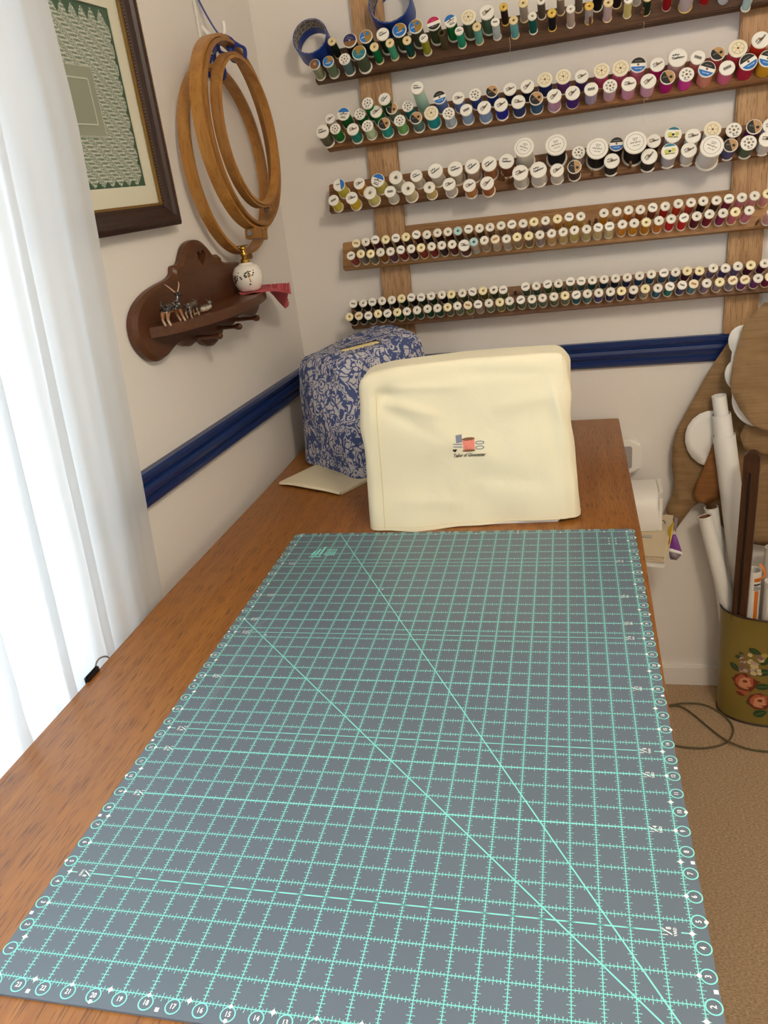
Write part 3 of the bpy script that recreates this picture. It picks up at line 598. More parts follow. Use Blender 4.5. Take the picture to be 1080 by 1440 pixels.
# bare pegs that show in the gaps, and a few tails of loose thread
pg = MB()
for row, u, v in ((3, 829, 309), (3, 838, 306), (3, 1068, 308), (4, 724, 408), (4, 727, 421), (2, 707, 246), (2, 715, 250), (2, 833, 240), (2, 887, 228), (0, 830, 22), (0, 905, 10)):
    P0, D = ROWS[row]; r = ray(u, v); s = (P0 + NF*.03 - CAM).dot(NF)/r.dot(NF); X = CAM + r*s
    pg.cyl(X-NF*.034, X, .0032, .0028, 8)
tag(obj('pegs', pg, m_midw, rack), kind='stuff')
tl = MB()
for u, v, ln in ((716, 52, .055), (905, 30, .02), (497, 205, .04), (560, 200, .03), (645, 183, .03), (905, 138, .045), (477, 303, .025), (640, 285, .03), (720, 358, .03), (852, 345, .03), (768, 353, .03), (664, 444, .012)):
    X = aty(u, v, 1.525); tl.tube([X + Vector((.0015*math.sin(k), 0, -ln*k/6)) for k in range(7)], .00035, 4)
tag(obj('loose_thread', tl, mat('pale_thread', (214, 200, 180), .8), rack), kind='stuff')

# rolls of wide blue tape hung on the rack
m_tblue = mat('blue_tape', (22, 62, 150), .35)
def tin_build(m, nt, b):
    n = N(nt); tc = n('TexCoord')
    v = n('TexVoronoi', {'Vector': tc.outputs['Object'], 'Scale': 95.0}, feature='DISTANCE_TO_EDGE')
    c = n.ramp(v.outputs[0], [(.04, lin((176, 168, 158))), (.10, lin((104, 98, 92)))]); nt.links.new(c, b.inputs['Base Color'])
m_core2 = mat('printed_card_core', None, .5, build=tin_build)
for (u, v, rp, row, L, lb) in ((435.5, 51, 25.5, 0, .050, 'wide roll of blue tape hanging at the left end of the top rack board'), (548, 2, 31, 0, .052, 'roll of blue tape standing on the oak post behind the top board spools')):
    P0, D = ROWS[row]; r = ray(u, v); s = (P0 + NF*(L+.0006) - CAM).dot(NF)/r.dot(NF); X = CAM + r*s; R = rp*s/FPX
    MM = Matrix.Translation(X-NF*L) @ BASE.to_4x4()
    t_ = thing('tape_roll', lb, 'tape', X-NF*L, 'rolls of blue tape on the rack')
    mb = MB(); n_ = 40
    rows = [mb.ring(MM @ Vector((0, 0, h)), NF, rr, n_, Vector((1, 0, 0))) for rr, h in ((R*.955, 0), (R, 0), (R, L), (R*.955, L))]
    for A, B in zip(rows, rows[1:]): mb.bridge(A, B)
    obj('tape', mb, m_tblue, t_)
    mb = MB(); rows = [mb.ring(MM @ Vector((0, 0, h)), NF, rr, n_, Vector((1, 0, 0))) for rr, h in ((R*.952, .0), (R*.93, .0), (R*.93, L*.45))]
    for A, B in zip(rows, rows[1:]): mb.bridge(A, B)
    obj('inner_band', mb, m_tblue, t_)
    mb = MB(); rows = [mb.ring(MM @ Vector((0, 0, h)), NF, rr, n_, Vector((1, 0, 0))) for rr, h in ((R*.952, L*.45), (R*.92, L*.45), (R*.92, L+.0006), (R*.952, L+.0006))]
    for A, B in zip(rows+[rows[0]], rows[1:]+[rows[0]]): mb.bridge(A, B)
    obj('card_core', mb, m_core2, t_)

# ------------------------------------------------------------------ fabric helpers
def sub_box(nx, ny, nz, bottom=False):
    """unit box shell (x,y in 0..1, z in 0..1) as a bmesh grid without a floor"""
    mb = MB()
    def face(fn, nu, nv):
        V = [[mb.b.verts.new(fn(i/nu, j/nv)) for j in range(nv+1)] for i in range(nu+1)]
        for i in range(nu):
            for j in range(nv): mb.b.faces.new((V[i][j], V[i+1][j], V[i+1][j+1], V[i][j+1]))
    face(lambda a, b: (a, 0, b), nx, nz); face(lambda a, b: (a, 1, b), nx, nz)
    face(lambda a, b: (0, a, b), ny, nz); face(lambda a, b: (1, a, b), ny, nz)
    face(lambda a, b: (a, b, 1), nx, ny)
    bmesh.ops.remove_doubles(mb.b, verts=mb.b.verts, dist=1e-5)
    return mb
def rounded(p, W, Dp, H, r):
    """round the vertical and top edges of a box W x Dp x H"""
    q = Vector((p[0]*W, p[1]*Dp, p[2]*H))
    i = Vector((min(max(q.x, r), W-r), min(max(q.y, r), Dp-r), min(q.z, H-r)))
    d = q-i
    return i + d.normalized()*r if d.length > 1e-6 and (q-i).length > 0 and (abs(d.x)+abs(d.y)+abs(d.z)) > 0 and sum(1 for k in d if abs(k) > 1e-6) > 1 else q
def cloth_bump(col, sc=900, st=.2, big=.0):
    def f(m, nt, b):
        n = N(nt); tc = n('TexCoord')
        a = n('TexNoise', {'Vector': tc.outputs['Object'], 'Scale': float(sc), 'Detail': 2.0})
        k = n('TexNoise', {'Vector': tc.outputs['Object'], 'Scale': 16.0, 'Detail': 3.0, 'Distortion': .6})
        h = n('Math', {0: a.outputs[0], 1: .06}, operation='MULTIPLY'); h2 = n('Math', {0: k.outputs[0], 1: h.outputs[0]}, operation='ADD')
        bp = n('Bump', {'Height': h2.outputs[0], 'Strength': st, 'Distance': .01}); nt.links.new(bp.outputs[0], b.inputs['Normal'])
        b.inputs['Base Color'].default_value = (*lin(col), 1)
    return f
m_cream = mat('cream_calico', None, .85, spec=.2, sheen=.2, build=cloth_bump((240, 231, 200), 1200, .22))
m_creamd = mat('cream_seam', (232, 216, 170), .85)
# ------------------------------------------------------------------ cream cover
cr = math.radians(3.4); CO = Vector((.131, .936, 0)); CX = Vector((math.cos(cr), math.sin(cr), 0)); CY = Vector((-math.sin(cr), math.cos(cr), 0))
CW, CD, CH = .394, .155, .306
CREASE = [(.03, .255, .15, .215, .0050, .010), (.04, .235, .17, .165, -.0040, .012), (.05, .272, .20, .262, .0035, .009), (.10, .20, .27, .12, .0030, .016), (.20, .10, .36, .075, -.0030, .018), (.36, .26, .385, .15, .0045, .008), (.345, .25, .365, .10, -.0035, .010), (.16, .285, .34, .275, -.0030, .010), (.05, .06, .20, .045, .0025, .014), (.25, .22, .37, .235, .0025, .014)]
def cover_pt(p):
    q = rounded(p, CW, CD, CH, .026)
    t = q.z/CH; fx, fy = q.x/CW, q.y/CD
    y = q.y + .022*t*(1-fy) - .045*t*fy                       # both long sides lean in towards the top
    x = q.x + .012*t*(1-fx) - .004*t*fx
    z = q.z
    z += .006*math.sin(PI*fx)*t - .006*math.exp(-((fx-.02)/.10)**2)*t + .006*fx*t
    w_ = Vector((q.x*7, q.y*9, q.z*7))
    k = noise.noise(w_)*.0075 + noise.noise(w_*2.3+Vector((3, 1, 2)))*.0034 + noise.noise(Vector((q.x*24, 0, q.z*13)))*.0012
    k += -.011*math.exp(-((fx-.13)/.06)**2 - ((t-.84)/.055)**2) + .004*math.exp(-((fx-.06)/.03)**2 - ((t-.80)/.12)**2)   # tucked corner
    k += .003*math.sin((fx*1.0+t*1.6)*7)*math.exp(-((fx-.3)/.25)**2-((t-.7)/.2)**2)
    for x0, z0, x1, z1, am, wd in CREASE:                     # soft creases pressed into the front
        dx, dz = x1-x0, z1-z0; L2 = dx*dx+dz*dz; u_ = ((q.x-x0)*dx+(q.z-z0)*dz)/L2; uc = min(1, max(0, u_))
        ds = math.hypot(q.x-x0-dx*uc, q.z-z0-dz*uc); k += am*math.exp(-(ds/wd)**2)*math.sin(PI*min(.98, max(.02, uc)))**.5
    if fy < .5: y -= k
    else: y += k
    if fx < .03: x -= .003*noise.noise(w_*1.7) + .004*math.exp(-((t-.66)/.10)**2)*(fy < .6)
    if fx > .97: x += .006*noise.noise(w_*2)+.006*(1-t) - .006*math.exp(-((t-.62)/.12)**2)
    if t < .25: y -= .006*(1-t/.25)*(1-fy)*math.sin(fx*5+.5)*.6
    if t < .02: z += .0012 + .016*max(0, fx-.5)/.5*(1-fy) + .0015*math.sin(fx*17)
    return CO + CX*x + CY*y + Vector((0, 0, z))
cov = thing('sewing_machine_cover', 'cream calico dust cover with small embroidery, standing at the far end of the mat', 'cover', CO+CX*CW/2+CY*CD/2)
mb = sub_box(110, 30, 86)
for v in mb.b.verts: v.co = cover_pt(tuple(v.co))
o = obj('calico_shell', mb, m_cream, cov, smooth=True)
for p in o.data.polygons: p.use_smooth = True
sm = MB()
sm.tube([cover_pt((.085-.0*t, 0, .02+.84*t/30)) + Vector((0, -.0006, 0)) for t in range(31)], .0007, 5)
sm.tube([cover_pt((k/60, 0, .028)) + Vector((0, -.0005, 0)) for k in range(61)], .0004, 4)
obj('seam', sm, m_creamd, cov)
# embroidery: only the lettering, the heart and the sewing things (no figure)
SC_E = .0001425
def emb(px, py, off=.0006):           # embroidery drawn in a flat sheet of 120 units, laid on the front of the cover
    x = .166 + (px-40)*SC_E*9.0*.82/7.4; z = .1545 - (py-80)*SC_E*9.0*.90/7.4
    q = cover_pt((x/CW, 0, z/CH)); return q + Vector((0, -off, 0))
def sheet(u, v): return aty_cov(600+u/9, 560+v/9)
def aty_cov(u, v):
    r = ray(u, v); best = None                                # find the cover point seen there, once, to get real positions on the cloth
    d0 = CY.dot(CO + CY*.012 - CAM); s = d0/CY.dot(r); X = CAM + r*s
    fx = CX.dot(X-CO)/CW; fz = X.z/CH
    return fx, fz
_a = aty_cov(655, 620); _b = aty_cov(665, 620); _c = aty_cov(655, 610)
def E(u, v, off=.0007):
    fx = _a[0] + (u-655)/10*(_b[0]-_a[0]); fz = _a[1] + (620-v)/10*(_c[1]-_a[1])
    return cover_pt((fx, 0, fz)) + Vector((0, -off, 0))
def Z9(x, y, off=.0007): return E(600+x/9, 560+y/9, off)
lt = MB(); put_text(lt, 'Tailor of Gloucester', 1, lambda a, b: Z9(512+a*50, 745-b*62, .0008), shear=.35)
obj('embroidered_lettering', lt, mat('brown_black_thread', (58, 48, 40), .7), cov, smooth=False, fix=False)
hb = MB(); hb.poly([Z9(332+28*math.copysign(abs(math.sin(t))**1.0, math.sin(t))*abs(math.sin(t))**2, 676-24*(13*math.cos(t)-5*math.cos(2*t)-2*math.cos(3*t)-math.cos(4*t))/16, .0008) for t in [2*PI*k/24 for k in range(24)]])
obj('embroidered_heart', hb, mat('dark_red_thread', (52, 14, 18), .7), cov, smooth=False, fix=False)
sp = MB()
sp.poly([Z9(x, y) for x, y in ((438, 560), (592, 552), (590, 682), (442, 684))])
obj('embroidered_thread', sp, mat('coral_thread', (240, 140, 124), .7), cov, smooth=False, fix=False)
sp = MB()
sp.poly([Z9(515+84*math.cos(t), 548+18*math.sin(t), .0009) for t in [2*PI*k/20 for k in range(20)]]); sp.poly([Z9(515+86*math.cos(t), 688+15*math.sin(t), .0009) for t in [2*PI*k/20 for k in range(20)]])
for k in (475, 500, 525, 555): sp.poly([Z9(x, y, .0009) for x, y in ((k, 565), (k+4, 565), (k+4, 680), (k, 680))])
obj('embroidered_reel_ends', sp, mat('brown_thread', (134, 92, 60), .7), cov, smooth=False, fix=False)
sc = MB()
for cx, cy, rx, ry in ((660, 603, 62, 22), (656, 660, 60, 24)):
    A = [Z9(cx+rx*math.cos(2*PI*k/20), cy+ry*math.sin(2*PI*k/20)) for k in range(20)]; B = [Z9(cx+(rx-16)*math.cos(2*PI*k/20), cy+(ry-11)*math.sin(2*PI*k/20)) for k in range(20)]
    A = [sc.b.verts.new(p) for p in A]; B = [sc.b.verts.new(p) for p in B]; sc.bridge(A, B)
for y0_, y1_ in ((588, 600), (622, 634)): sc.poly([Z9(x, y) for x, y in ((310, y0_), (430, y0_+10), (430, y1_+12), (320, y1_))])
sc.poly([Z9(x, y) for x, y in ((352, 492), (430, 486), (436, 580), (356, 586))])
obj('embroidered_scissors', sc, mat('grey_thread', (140, 142, 156), .7), cov, smooth=False, fix=False)
# the machine under it: only the white foot of its base shows below the hem
def machine(name, lb, O, X_, Y_, W, Dp, H, m):
    t_ = thing(name, lb, 'sewing machine', O+X_*W/2+Y_*Dp/2)
    rot = Matrix(((X_.x, Y_.x, 0), (X_.y, Y_.y, 0), (0, 0, 1))).to_4x4()
    def bx(x0, x1, y0, y1, z0, z1, bv): return MB().box(O+X_*(x0+x1)/2+Y_*(y0+y1)/2+Vector((0, 0, (z0+z1)/2)), (x1-x0, y1-y0, z1-z0), rot, bv)
    obj('base', bx(0, W, 0, Dp, .0003, .015, .003), m, t_); obj('bed', bx(.004, W-.004, .022, Dp-.004, .0145, .060, .004), m, t_); obj('column', bx(W*.72, W, Dp*.15, Dp*.85, .055, H, .012), m, t_)
    obj('arm', bx(.02, W*.73, Dp*.2, Dp*.8, H*.68, H, .012), m, t_); obj('head', bx(.02, .075, Dp*.22, Dp*.78, H*.42, H*.70, .008), m, t_)
    return t_, bx
machine('sewing_machine', 'white sewing machine hidden under cream cover, white base edge showing at the hem', CO+CX*.020+CY*.0060, CX, CY, CW-.050, CD-.035, .262, m_white)

# ------------------------------------------------------------------ blue patterned cover in the corner
def print_build(m, nt, b):
    n = N(nt); tc = n('TexCoord'); mp = n('Mapping', {'Vector': tc.outputs['Object'], 'Scale': (1.0, 1.0, .82)})
    nz = n('TexNoise', {'Vector': mp.outputs[0], 'Scale': 26.0, 'Detail': 2.0})
    off = n('VectorMath', {0: nz.outputs[1], 1: (.5, .5, .5)}, operation='SUBTRACT'); sc_ = n('VectorMath', {0: off.outputs[0], 'Scale': .05}, operation='SCALE')
    p = n('VectorMath', {0: mp.outputs[0], 1: sc_.outputs[0]}, operation='ADD')
    v1 = n('TexVoronoi', {'Vector': p.outputs[0], 'Scale': 62.0}, feature='DISTANCE_TO_EDGE')
    v2 = n('TexVoronoi', {'Vector': p.outputs[0], 'Scale': 46.0}, feature='F1')
    rg = n('Math', {0: v2.outputs['Distance'], 1: 24.0}, operation='MULTIPLY'); sn = n('Math', {0: rg.outputs[0]}, operation='SINE')
    pick = n('Math', {0: n('SeparateColor', {0: v2.outputs['Color']}).outputs[0], 1: .55}, operation='GREATER_THAN')
    leaf = n('Math', {0: sn.outputs[0], 1: -.25}, operation='GREATER_THAN')
    edge = n('Math', {0: v1.outputs['Distance'], 1: .085}, operation='GREATER_THAN')
    a = n('Math', {0: pick.outputs[0], 1: leaf.outputs[0]}, operation='MULTIPLY')
    inv = n('Math', {0: 1.0, 1: pick.outputs[0]}, operation='SUBTRACT'); b2 = n('Math', {0: inv.outputs[0], 1: edge.outputs[0]}, operation='MULTIPLY')
    fl = n('TexNoise', {'Vector': p.outputs[0], 'Scale': 60.0, 'Detail': 1.0}); fg = n('Math', {0: fl.outputs[0], 1: .57}, operation='LESS_THAN')
    s = n('Math', {0: a.outputs[0], 1: b2.outputs[0]}, operation='ADD'); s2 = n('Math', {0: s.outputs[0], 1: fg.outputs[0]}, operation='MULTIPLY')
    mx = n('Mix', {0: s2.outputs[0], 6: (*lin((78, 92, 138)), 1), 7: (*lin((196, 194, 200)), 1)}, data_type='RGBA')
    nt.links.new(mx.outputs[2], b.inputs['Base Color'])
m_print = mat('blue_print_cotton', None, .85, spec=.2, build=print_build)
Q = Vector((-.136, 1.350, 0)); P_ = Vector((.050, 1.190, 0)); BX = (P_-Q).normalized(); BY = Vector((-BX.y, BX.x, 0)); BWD = (P_-Q).length; BLN, BH = .285, .262
def bcover_pt(p):
    q = rounded(p, BWD, BLN, BH, .030); t = q.z/BH; fx, fy = q.x/BWD, q.y/BLN
    x = q.x + .006*t*(1-fx) - .050*t*fx; y = q.y + .020*t*(1-fy) - .020*t*fy
    z = q.z + t*(.032*fy + .010*math.sin(PI*fx) - .006)
    w_ = Vector((q.x*9, q.y*9, q.z*8)); k = noise.noise(w_)*.007 + noise.noise(w_*2.1)*.003
    if fy < .04: y -= k
    if fx > .96: x += k
    if fx < .04: x -= k
    if t > .9: z += k
    y -= .014*math.sin(PI*min(1, t*1.1))*(1-fy)*math.sin(PI*fx)
    if t < .02: z += .006 + .003*math.sin(fx*9)
    return Q + BX*x + BY*y + Vector((0, 0, z))
bc = thing('sewing_machine_cover', 'blue and white animal print cotton cover with handle slot, in the room corner', 'cover', Q+BX*BWD/2+BY*BLN/2)
mb = sub_box(44, 60, 48)
SLX, SLY, SA = .70, .42, math.radians(-14)
def in_slot(p):
    if p[2] < .999: return False
    a, b_ = (p[0]-SLX)*BWD, (p[1]-SLY)*BLN
    u_ = a*math.sin(SA)*-1 + b_*math.cos(SA); w_ = a*math.cos(SA) + b_*math.sin(SA)
    return abs(u_) < .056 and abs(w_) < .0165
dl = [f for f in mb.b.faces if in_slot(tuple(f.calc_center_median()))]
bmesh.ops.delete(mb.b, geom=dl, context='FACES')
for v in mb.b.verts: v.co = bcover_pt(tuple(v.co))
o = obj('cotton_shell', mb, m_print, bc)
for p in o.data.polygons: p.use_smooth = True
t2, bx2 = machine('sewing_machine', 'sewing machine under blue print cover, cream carrying handle showing through the slot', Q+BX*.045+BY*.04, BX, BY, BWD-.11, BLN-.09, .20, m_black)
hp0 = bcover_pt((SLX, SLY, 1)); hd = (BY*math.cos(SA) - BX*math.sin(SA)).normalized()
hd = (bcover_pt((SLX-.05*math.sin(SA)/BWD, SLY+.05*math.cos(SA)/BLN, 1)) - hp0).normalized()
hm = MB(); side = hd.cross(Vector((0, 0, 1))).normalized(); upv = side.cross(hd)
rot = Matrix(((hd.x, side.x, upv.x), (hd.y, side.y, upv.y), (hd.z, side.z, upv.z))).to_4x4()
hm.box(hp0 + hd*(-.003) - upv*.0052 - side*.002, (.100, .019, .010), rot, .002)
for s_ in (-1, 1): hm.cyl(hp0 + hd*(.040*s_) - upv*.008, hp0 + hd*(.040*s_) - Vector((0, 0, .085)), .005, n=10)
obj('handle', hm, mat('cream_handle', (238, 220, 160), .5), t2)
# folded cloth under the blue cover
m_linen = mat('cream_linen', None, .9, spec=.2, build=cloth_bump((226, 214, 184), 900, .15))
fp = [atz(395, 682, .0), atz(480, 697, 0), atz(503, 685, 0), atz(437, 662, 0)]
fc = MB()
def flap(s, t):
    a = fp[0].lerp(fp[1], s); b_ = fp[3].lerp(fp[2], s); p = a.lerp(b_, t); p = p + (b_-a).normalized()*(.05*max(0, t-.9)/.1)
    return p + Vector((0, 0, .009 + .004*math.sin(3*s)*(1-t) - .002*s))
fc.grid(flap, 24, 12)
fb = MB(); fc.grid(lambda s, t: flap(s, t) - Vector((0, 0, .0082 - .0012*math.sin(9*s) - .002*s)), 24, 12)
fc.grid(lambda s, t: flap(s, 0).lerp(flap(s, 0)-Vector((0, 0, .0082 - .0012*math.sin(9*s) - .002*s)), t) + (fp[0]-fp[3]).normalized()*(.006*math.sin(PI*t)), 24, 6)
fc.grid(lambda s, t: flap(1, s).lerp(flap(1, s)-Vector((0, 0, .0062)), t), 12, 3); fc.grid(lambda s, t: flap(0, s).lerp(flap(0, s)-Vector((0, 0, .008)), t) + (fp[0]-fp[1]).normalized()*(.005*math.sin(PI*t)), 12, 4)
tag(obj('folded_cloth', fc, m_linen), 'folded cream cloth lying under the blue print cover on the table', 'cloth')

# ------------------------------------------------------------------ framed lace on the left wall
m_frame = mat('mahogany_frame', None, .45, build=wood_build(lin((56, 32, 22)), lin((40, 21, 15)), lin((22, 12, 9)), 2, .8, .5))
m_gilt = mat('gilt_slip', (150, 118, 62), .4, metal=.7)
m_mount = mat('ivory_mount', (232, 224, 202), .85)
m_green = mat('green_backing', (70, 98, 74), .9)
FA0, FA1, FZ0, FZ1, FWD = .553, .965, .590, 1.000, .037
fr = thing('picture_frame', 'dark wood picture frame holding white lace on green, hanging on the left wall', 'picture', wall((FA0+FA1)/2, FZ0, 0))
FP = [(0, 0), (0, .020), (.004, .024), (.010, .026), (.016, .024), (.020, .019), (.027, .017), (.031, .013), (.037, .012), (.037, 0)]       # across, depth
def mould(c0, c1, inx, iny):               # mitred moulding from corner c0 to c1 (a,z), inward direction
    mb = MB(); rows = []
    for (a, z), (ia, iz) in ((c0, inx), (c1, iny)):
        rows.append([mb.b.verts.new(wall(a+ia*w_, z+iz*w_, .003+d)) for w_, d in FP])
    mb.bridge(rows[0], rows[1]); mb._f(rows[0][::-1]); mb._f(rows[1]); return mb
BR, BL, TR, TL = (FA0, FZ0), (FA1, FZ0), (FA0, FZ1), (FA1, FZ1)
for c0, c1, i0, i1 in ((BR, BL, (1, 1), (-1, 1)), (TR, TL, (1, -1), (-1, -1)), (BR, TR, (1, 1), (1, -1)), (BL, TL, (-1, 1), (-1, -1))):
    obj('moulding', mould(c0, c1, i0, i1), m_frame, fr, smooth=30)
def plate(mb, a0, a1, z0, z1, d0, d1): return wbox(mb, a0, a1, d0, d1, z0, z1)
def ringplate(a0, a1, z0, z1, ia0, ia1, iz0, iz1, d0, d1):
    mb = MB(); plate(mb, a0, a1, z0, iz0, d0, d1); plate(mb, a0, a1, iz1, z1, d0, d1); plate(mb, a0, ia0, iz0, iz1, d0, d1); plate(mb, ia1, a1, iz0, iz1, d0, d1); return mb
i0, i1, j0, j1 = FA0+FWD, FA1-FWD, FZ0+FWD, FZ1-FWD
obj('gilt_slip', ringplate(i0-.002, i1+.002, j0-.002, j1+.002, i0+.004, i1-.004, j0+.004, j1-.004, .010, .0145), m_gilt, fr, smooth=False)
bd = MB()
for k in range(70):
    z = FZ0+.03+k*(FZ1-FZ0-.06)/69; bd.ball(wall(FA0+.0105, z, .030), .0012, 6, 4); bd.ball(wall(FA0+.0335, z, .0155), .0010, 6, 4)
tag(obj('beading', bd, mat('worn_gilt', (170, 130, 90), .5, metal=.3), fr), kind='stuff')
GA0, GA1, GZ0, GZ1 = .622, .896, .661, .928
obj('mount', ringplate(i0, i1, j0, j1, GA0, GA1, GZ0, GZ1, .0065, .0085), m_mount, fr, smooth=False)
obj('backing', plate(MB(), i0, i1, j0, j1, .0035, .0055), m_green, fr, smooth=False)
def lace_build(m, nt, b):
    n = N(nt); tc = n('TexCoord'); sp_ = n('SeparateXYZ', {0: tc.outputs['Object']})
    def M_(op, a, c): return n('Math', {0: a, 1: c}, operation=op).outputs[0]
    y, z = sp_.outputs[1], sp_.outputs[2]
    diag = M_('ADD', M_('MULTIPLY', y, .80), z)                       # bands slope across the panel
    band = M_('SINE', M_('MULTIPLY', diag, 215.0), 0.0)
    zig = M_('PINGPONG', M_('MULTIPLY', diag, 1.0), .0073)
    rows_ = M_('SINE', M_('MULTIPLY', M_('ADD', M_('ADD', z, M_('MULTIPLY', y, -.75)), M_('MULTIPLY', zig, 1.6)), 820.0), 0.0)
    rows2 = M_('SINE', M_('MULTIPLY', z, 1050.0), 0.0)
    pick = M_('GREATER_THAN', band, .1)
    mixv = n('Mix', {0: pick, 2: rows2, 3: rows_}, data_type='FLOAT').outputs[0]
    nz = n('TexNoise', {'Vector': tc.outputs['Object'], 'Scale': 500.0, 'Detail': 1.0})
    sep = M_('MULTIPLY', M_('LESS_THAN', M_('ABSOLUTE', band, 0.0), .16), 1.3)
    v = M_('ADD', M_('ADD', mixv, sep), M_('MULTIPLY', M_('SUBTRACT', nz.outputs[0], .5), 2.4))
    c = n.ramp(M_('MULTIPLY_ADD', v, .25), [(0, lin((96, 116, 94))), (.45, lin((136, 146, 128))), (.8, lin((220, 218, 204)))])
    ma = [x for x in nt.nodes if x.type == 'MATH' and x.operation == 'MULTIPLY_ADD'][0]; ma.inputs[2].default_value = .5
    nt.links.new(c, b.inputs['Base Color'])
m_lace = mat('knitted_lace', None, .95, build=lace_build)
LA0, LA1, LZ0, LZ1 = .634, .884, .672, .905
lm = MB(); ld0, ld1 = .0056, .0066
def lpoly(pts):
    A = [lm.b.verts.new(wall(a, z, ld0)) for a, z in pts]; B = [lm.b.verts.new(wall(a, z, ld1)) for a, z in pts]; lm.bridge(A, B); lm._f(B)
lpoly([(LA0, LZ0), (LA1, LZ0), (LA1, LZ1), (LA0, LZ1)])
for k in range(10):
    s_ = (LA1-LA0)/10; a = LA0+s_*k
    lpoly([(a, LZ0), (a+s_*.5, LZ0-.010), (a+s_, LZ0)]); lpoly([(a+.001, LZ1), (a+s_*.25, LZ1+.010), (a+s_*.5, LZ1+.018), (a+s_*.75, LZ1+.010), (a+s_-.001, LZ1)])
for k in range(9):
    s_ = (LZ1-LZ0)/9; z = LZ0+s_*k
    for A_, g_ in ((LA0, -1), (LA1, 1)): lpoly([(A_, z), (A_+g_*.005, z+s_*.15), (A_+g_*.008, z+s_*.5), (A_+g_*.006, z+s_*.8), (A_, z+s_)])
lace = obj('lace_panel', lm, m_lace, fr, smooth=False)
m_lin2 = mat('sheer_linen', (158, 160, 140), .9, bump=(900, .2)); m_stitch = mat('stitch_white', (214, 212, 196), .9)
QA0, QA1, QZ0, QZ1 = .706, .812, .737, .838
obj('linen_centre', plate(MB(), QA0, QA1, QZ0, QZ1, .0062, .0070), m_lin2, lace, smooth=False)
st = MB()
for ins, rr in ((.001, .0009), (.018, .0012)):
    c_ = [(QA0+ins, QZ0+ins), (QA1-ins, QZ0+ins), (QA1-ins, QZ1-ins), (QA0+ins, QZ1-ins)]
    for k in range(4):
        (a0, z0), (a1, z1) = c_[k], c_[(k+1) % 4]
        for q in range(26): st.ball(wall(a0+(a1-a0)*(q+.5)/26, z0+(z1-z0)*(q+.5)/26, .0074), rr, 6, 4)
tag(obj('drawn_thread_border', st, m_stitch, lace), kind='stuff')
obj('glass', plate(MB(), i0-.001, i1+.001, j0-.001, j1+.001, .0088, .0100), m_glass, fr, smooth=False)

# ------------------------------------------------------------------ white hook, blue ribbon, wooden hoops
hk = thing('wall_hook', 'white adhesive plastic hook holding blue ribbon, on the left wall', 'hook', wall(.275, .93, 0))
obj('plate', wbox(MB(), .262, .292, .0006, .006, .905, 1.000, .002), m_white, hk)
pr_ = MB(); pr_.tube(bez([wall(.277, .945, .004), wall(.270, .925, .018), wall(.262, .921, .034), wall(.256, .932, .042), wall(.254, .950, .042)], 6), .0045, 8)
obj('prong', pr_, m_white, hk)
m_rib = mat('blue_satin_ribbon', (26, 52, 140), .4, sheen=.3)
m_hoop = mat('hoop_beech', None, .4, build=wood_build(lin((190, 138, 70)), lin((162, 108, 48)), lin((130, 82, 36)), 2, .6, .35))
m_hoop2 = mat('hoop_beech_dark', None, .42, build=wood_build(lin((168, 120, 62)), lin((140, 94, 44)), lin((110, 72, 34)), 2, .6, .35))
def hoop_ring(ca, cz, cd, r, wd, th, tilt=(0, 0)):
    mb = MB(); n_ = 72; prof = [(r-th/2, -wd/2), (r+th/2, -wd/2), (r+th/2, wd/2), (r-th/2, wd/2)]; rows = []
    for rr, dd in prof:
        row = []
        for k in range(n_):
            a, z = rr*math.cos(2*PI*k/n_), rr*math.sin(2*PI*k/n_)
            row.append(mb.b.verts.new(wall(ca+a, cz+z, cd+dd+tilt[0]*a+tilt[1]*z)))
        rows.append(row)
    for A, B in zip(rows, rows[1:]+rows[:1]): mb.bridge(A, B)
    return mb
def clamp(mb_parent, ca, cz, cd, r, tilt, big=True, ang=-PI/2):
    """two wooden lugs and a bolt across the split of a hoop"""
    a, z = ca+(r+.009)*math.cos(ang), cz+(r+.009)*math.sin(ang); d = cd+tilt[0]*(a-ca)+tilt[1]*(z-cz)
    T_ = WE*(-math.sin(ang)) + Vector((0, 0, math.cos(ang))); R_ = WE*math.cos(ang) + Vector((0, 0, math.sin(ang)))
    if T_.dot(WE) > 0: T_ = -T_
    c = wall(a, z, d); L, h, dd = (.027, .020, .026) if big else (.011, .013, .014)
    rot = Matrix(((T_.x, R_.x, WN.x), (T_.y, R_.y, WN.y), (T_.z, R_.z, WN.z))).to_4x4()
    for s_ in (-1, 1): obj('lug', MB().box(c + T_*(s_*(L/2+.0016)), (L, h, dd), rot, .0015), m_hoop2, mb_parent)
    bo = MB(); e = L+.002
    bo.cyl(c-T_*(e+.005), c+T_*(e+.009), .0024, n=8); bo.cyl(c-T_*(e+.0045), c-T_*(e-.0004), .0060, n=6); bo.cyl(c+T_*(e-.0004), c+T_*(e+.004), .0055, n=6)
    obj('clamp_bolt', bo, m_steel, mb_parent)
h1 = thing('embroidery_hoop', 'large wooden hoop lying flattest against the wall, leftmost of the three hoops', 'hoop', wall(.305, .51, .02), 'wooden hoops on the blue ribbon')
T1 = (.02, -.03)
obj('outer_ring', hoop_ring(.312, .690, .026, .178, .024, .007, T1), m_hoop, h1, smooth=30)
clamp(h1, .312, .690, .026, .178, T1, False)
h2 = thing('embroidery_hoop', 'large wooden quilting hoop with clamp block, foremost of the hoops on the ribbon', 'hoop', wall(.335, .56, .07), 'wooden hoops on the blue ribbon')
T2 = (.05, -.05)
obj('outer_ring', hoop_ring(.338, .735, .072, .1765, .024, .006, T2), m_hoop, h2, smooth=30)
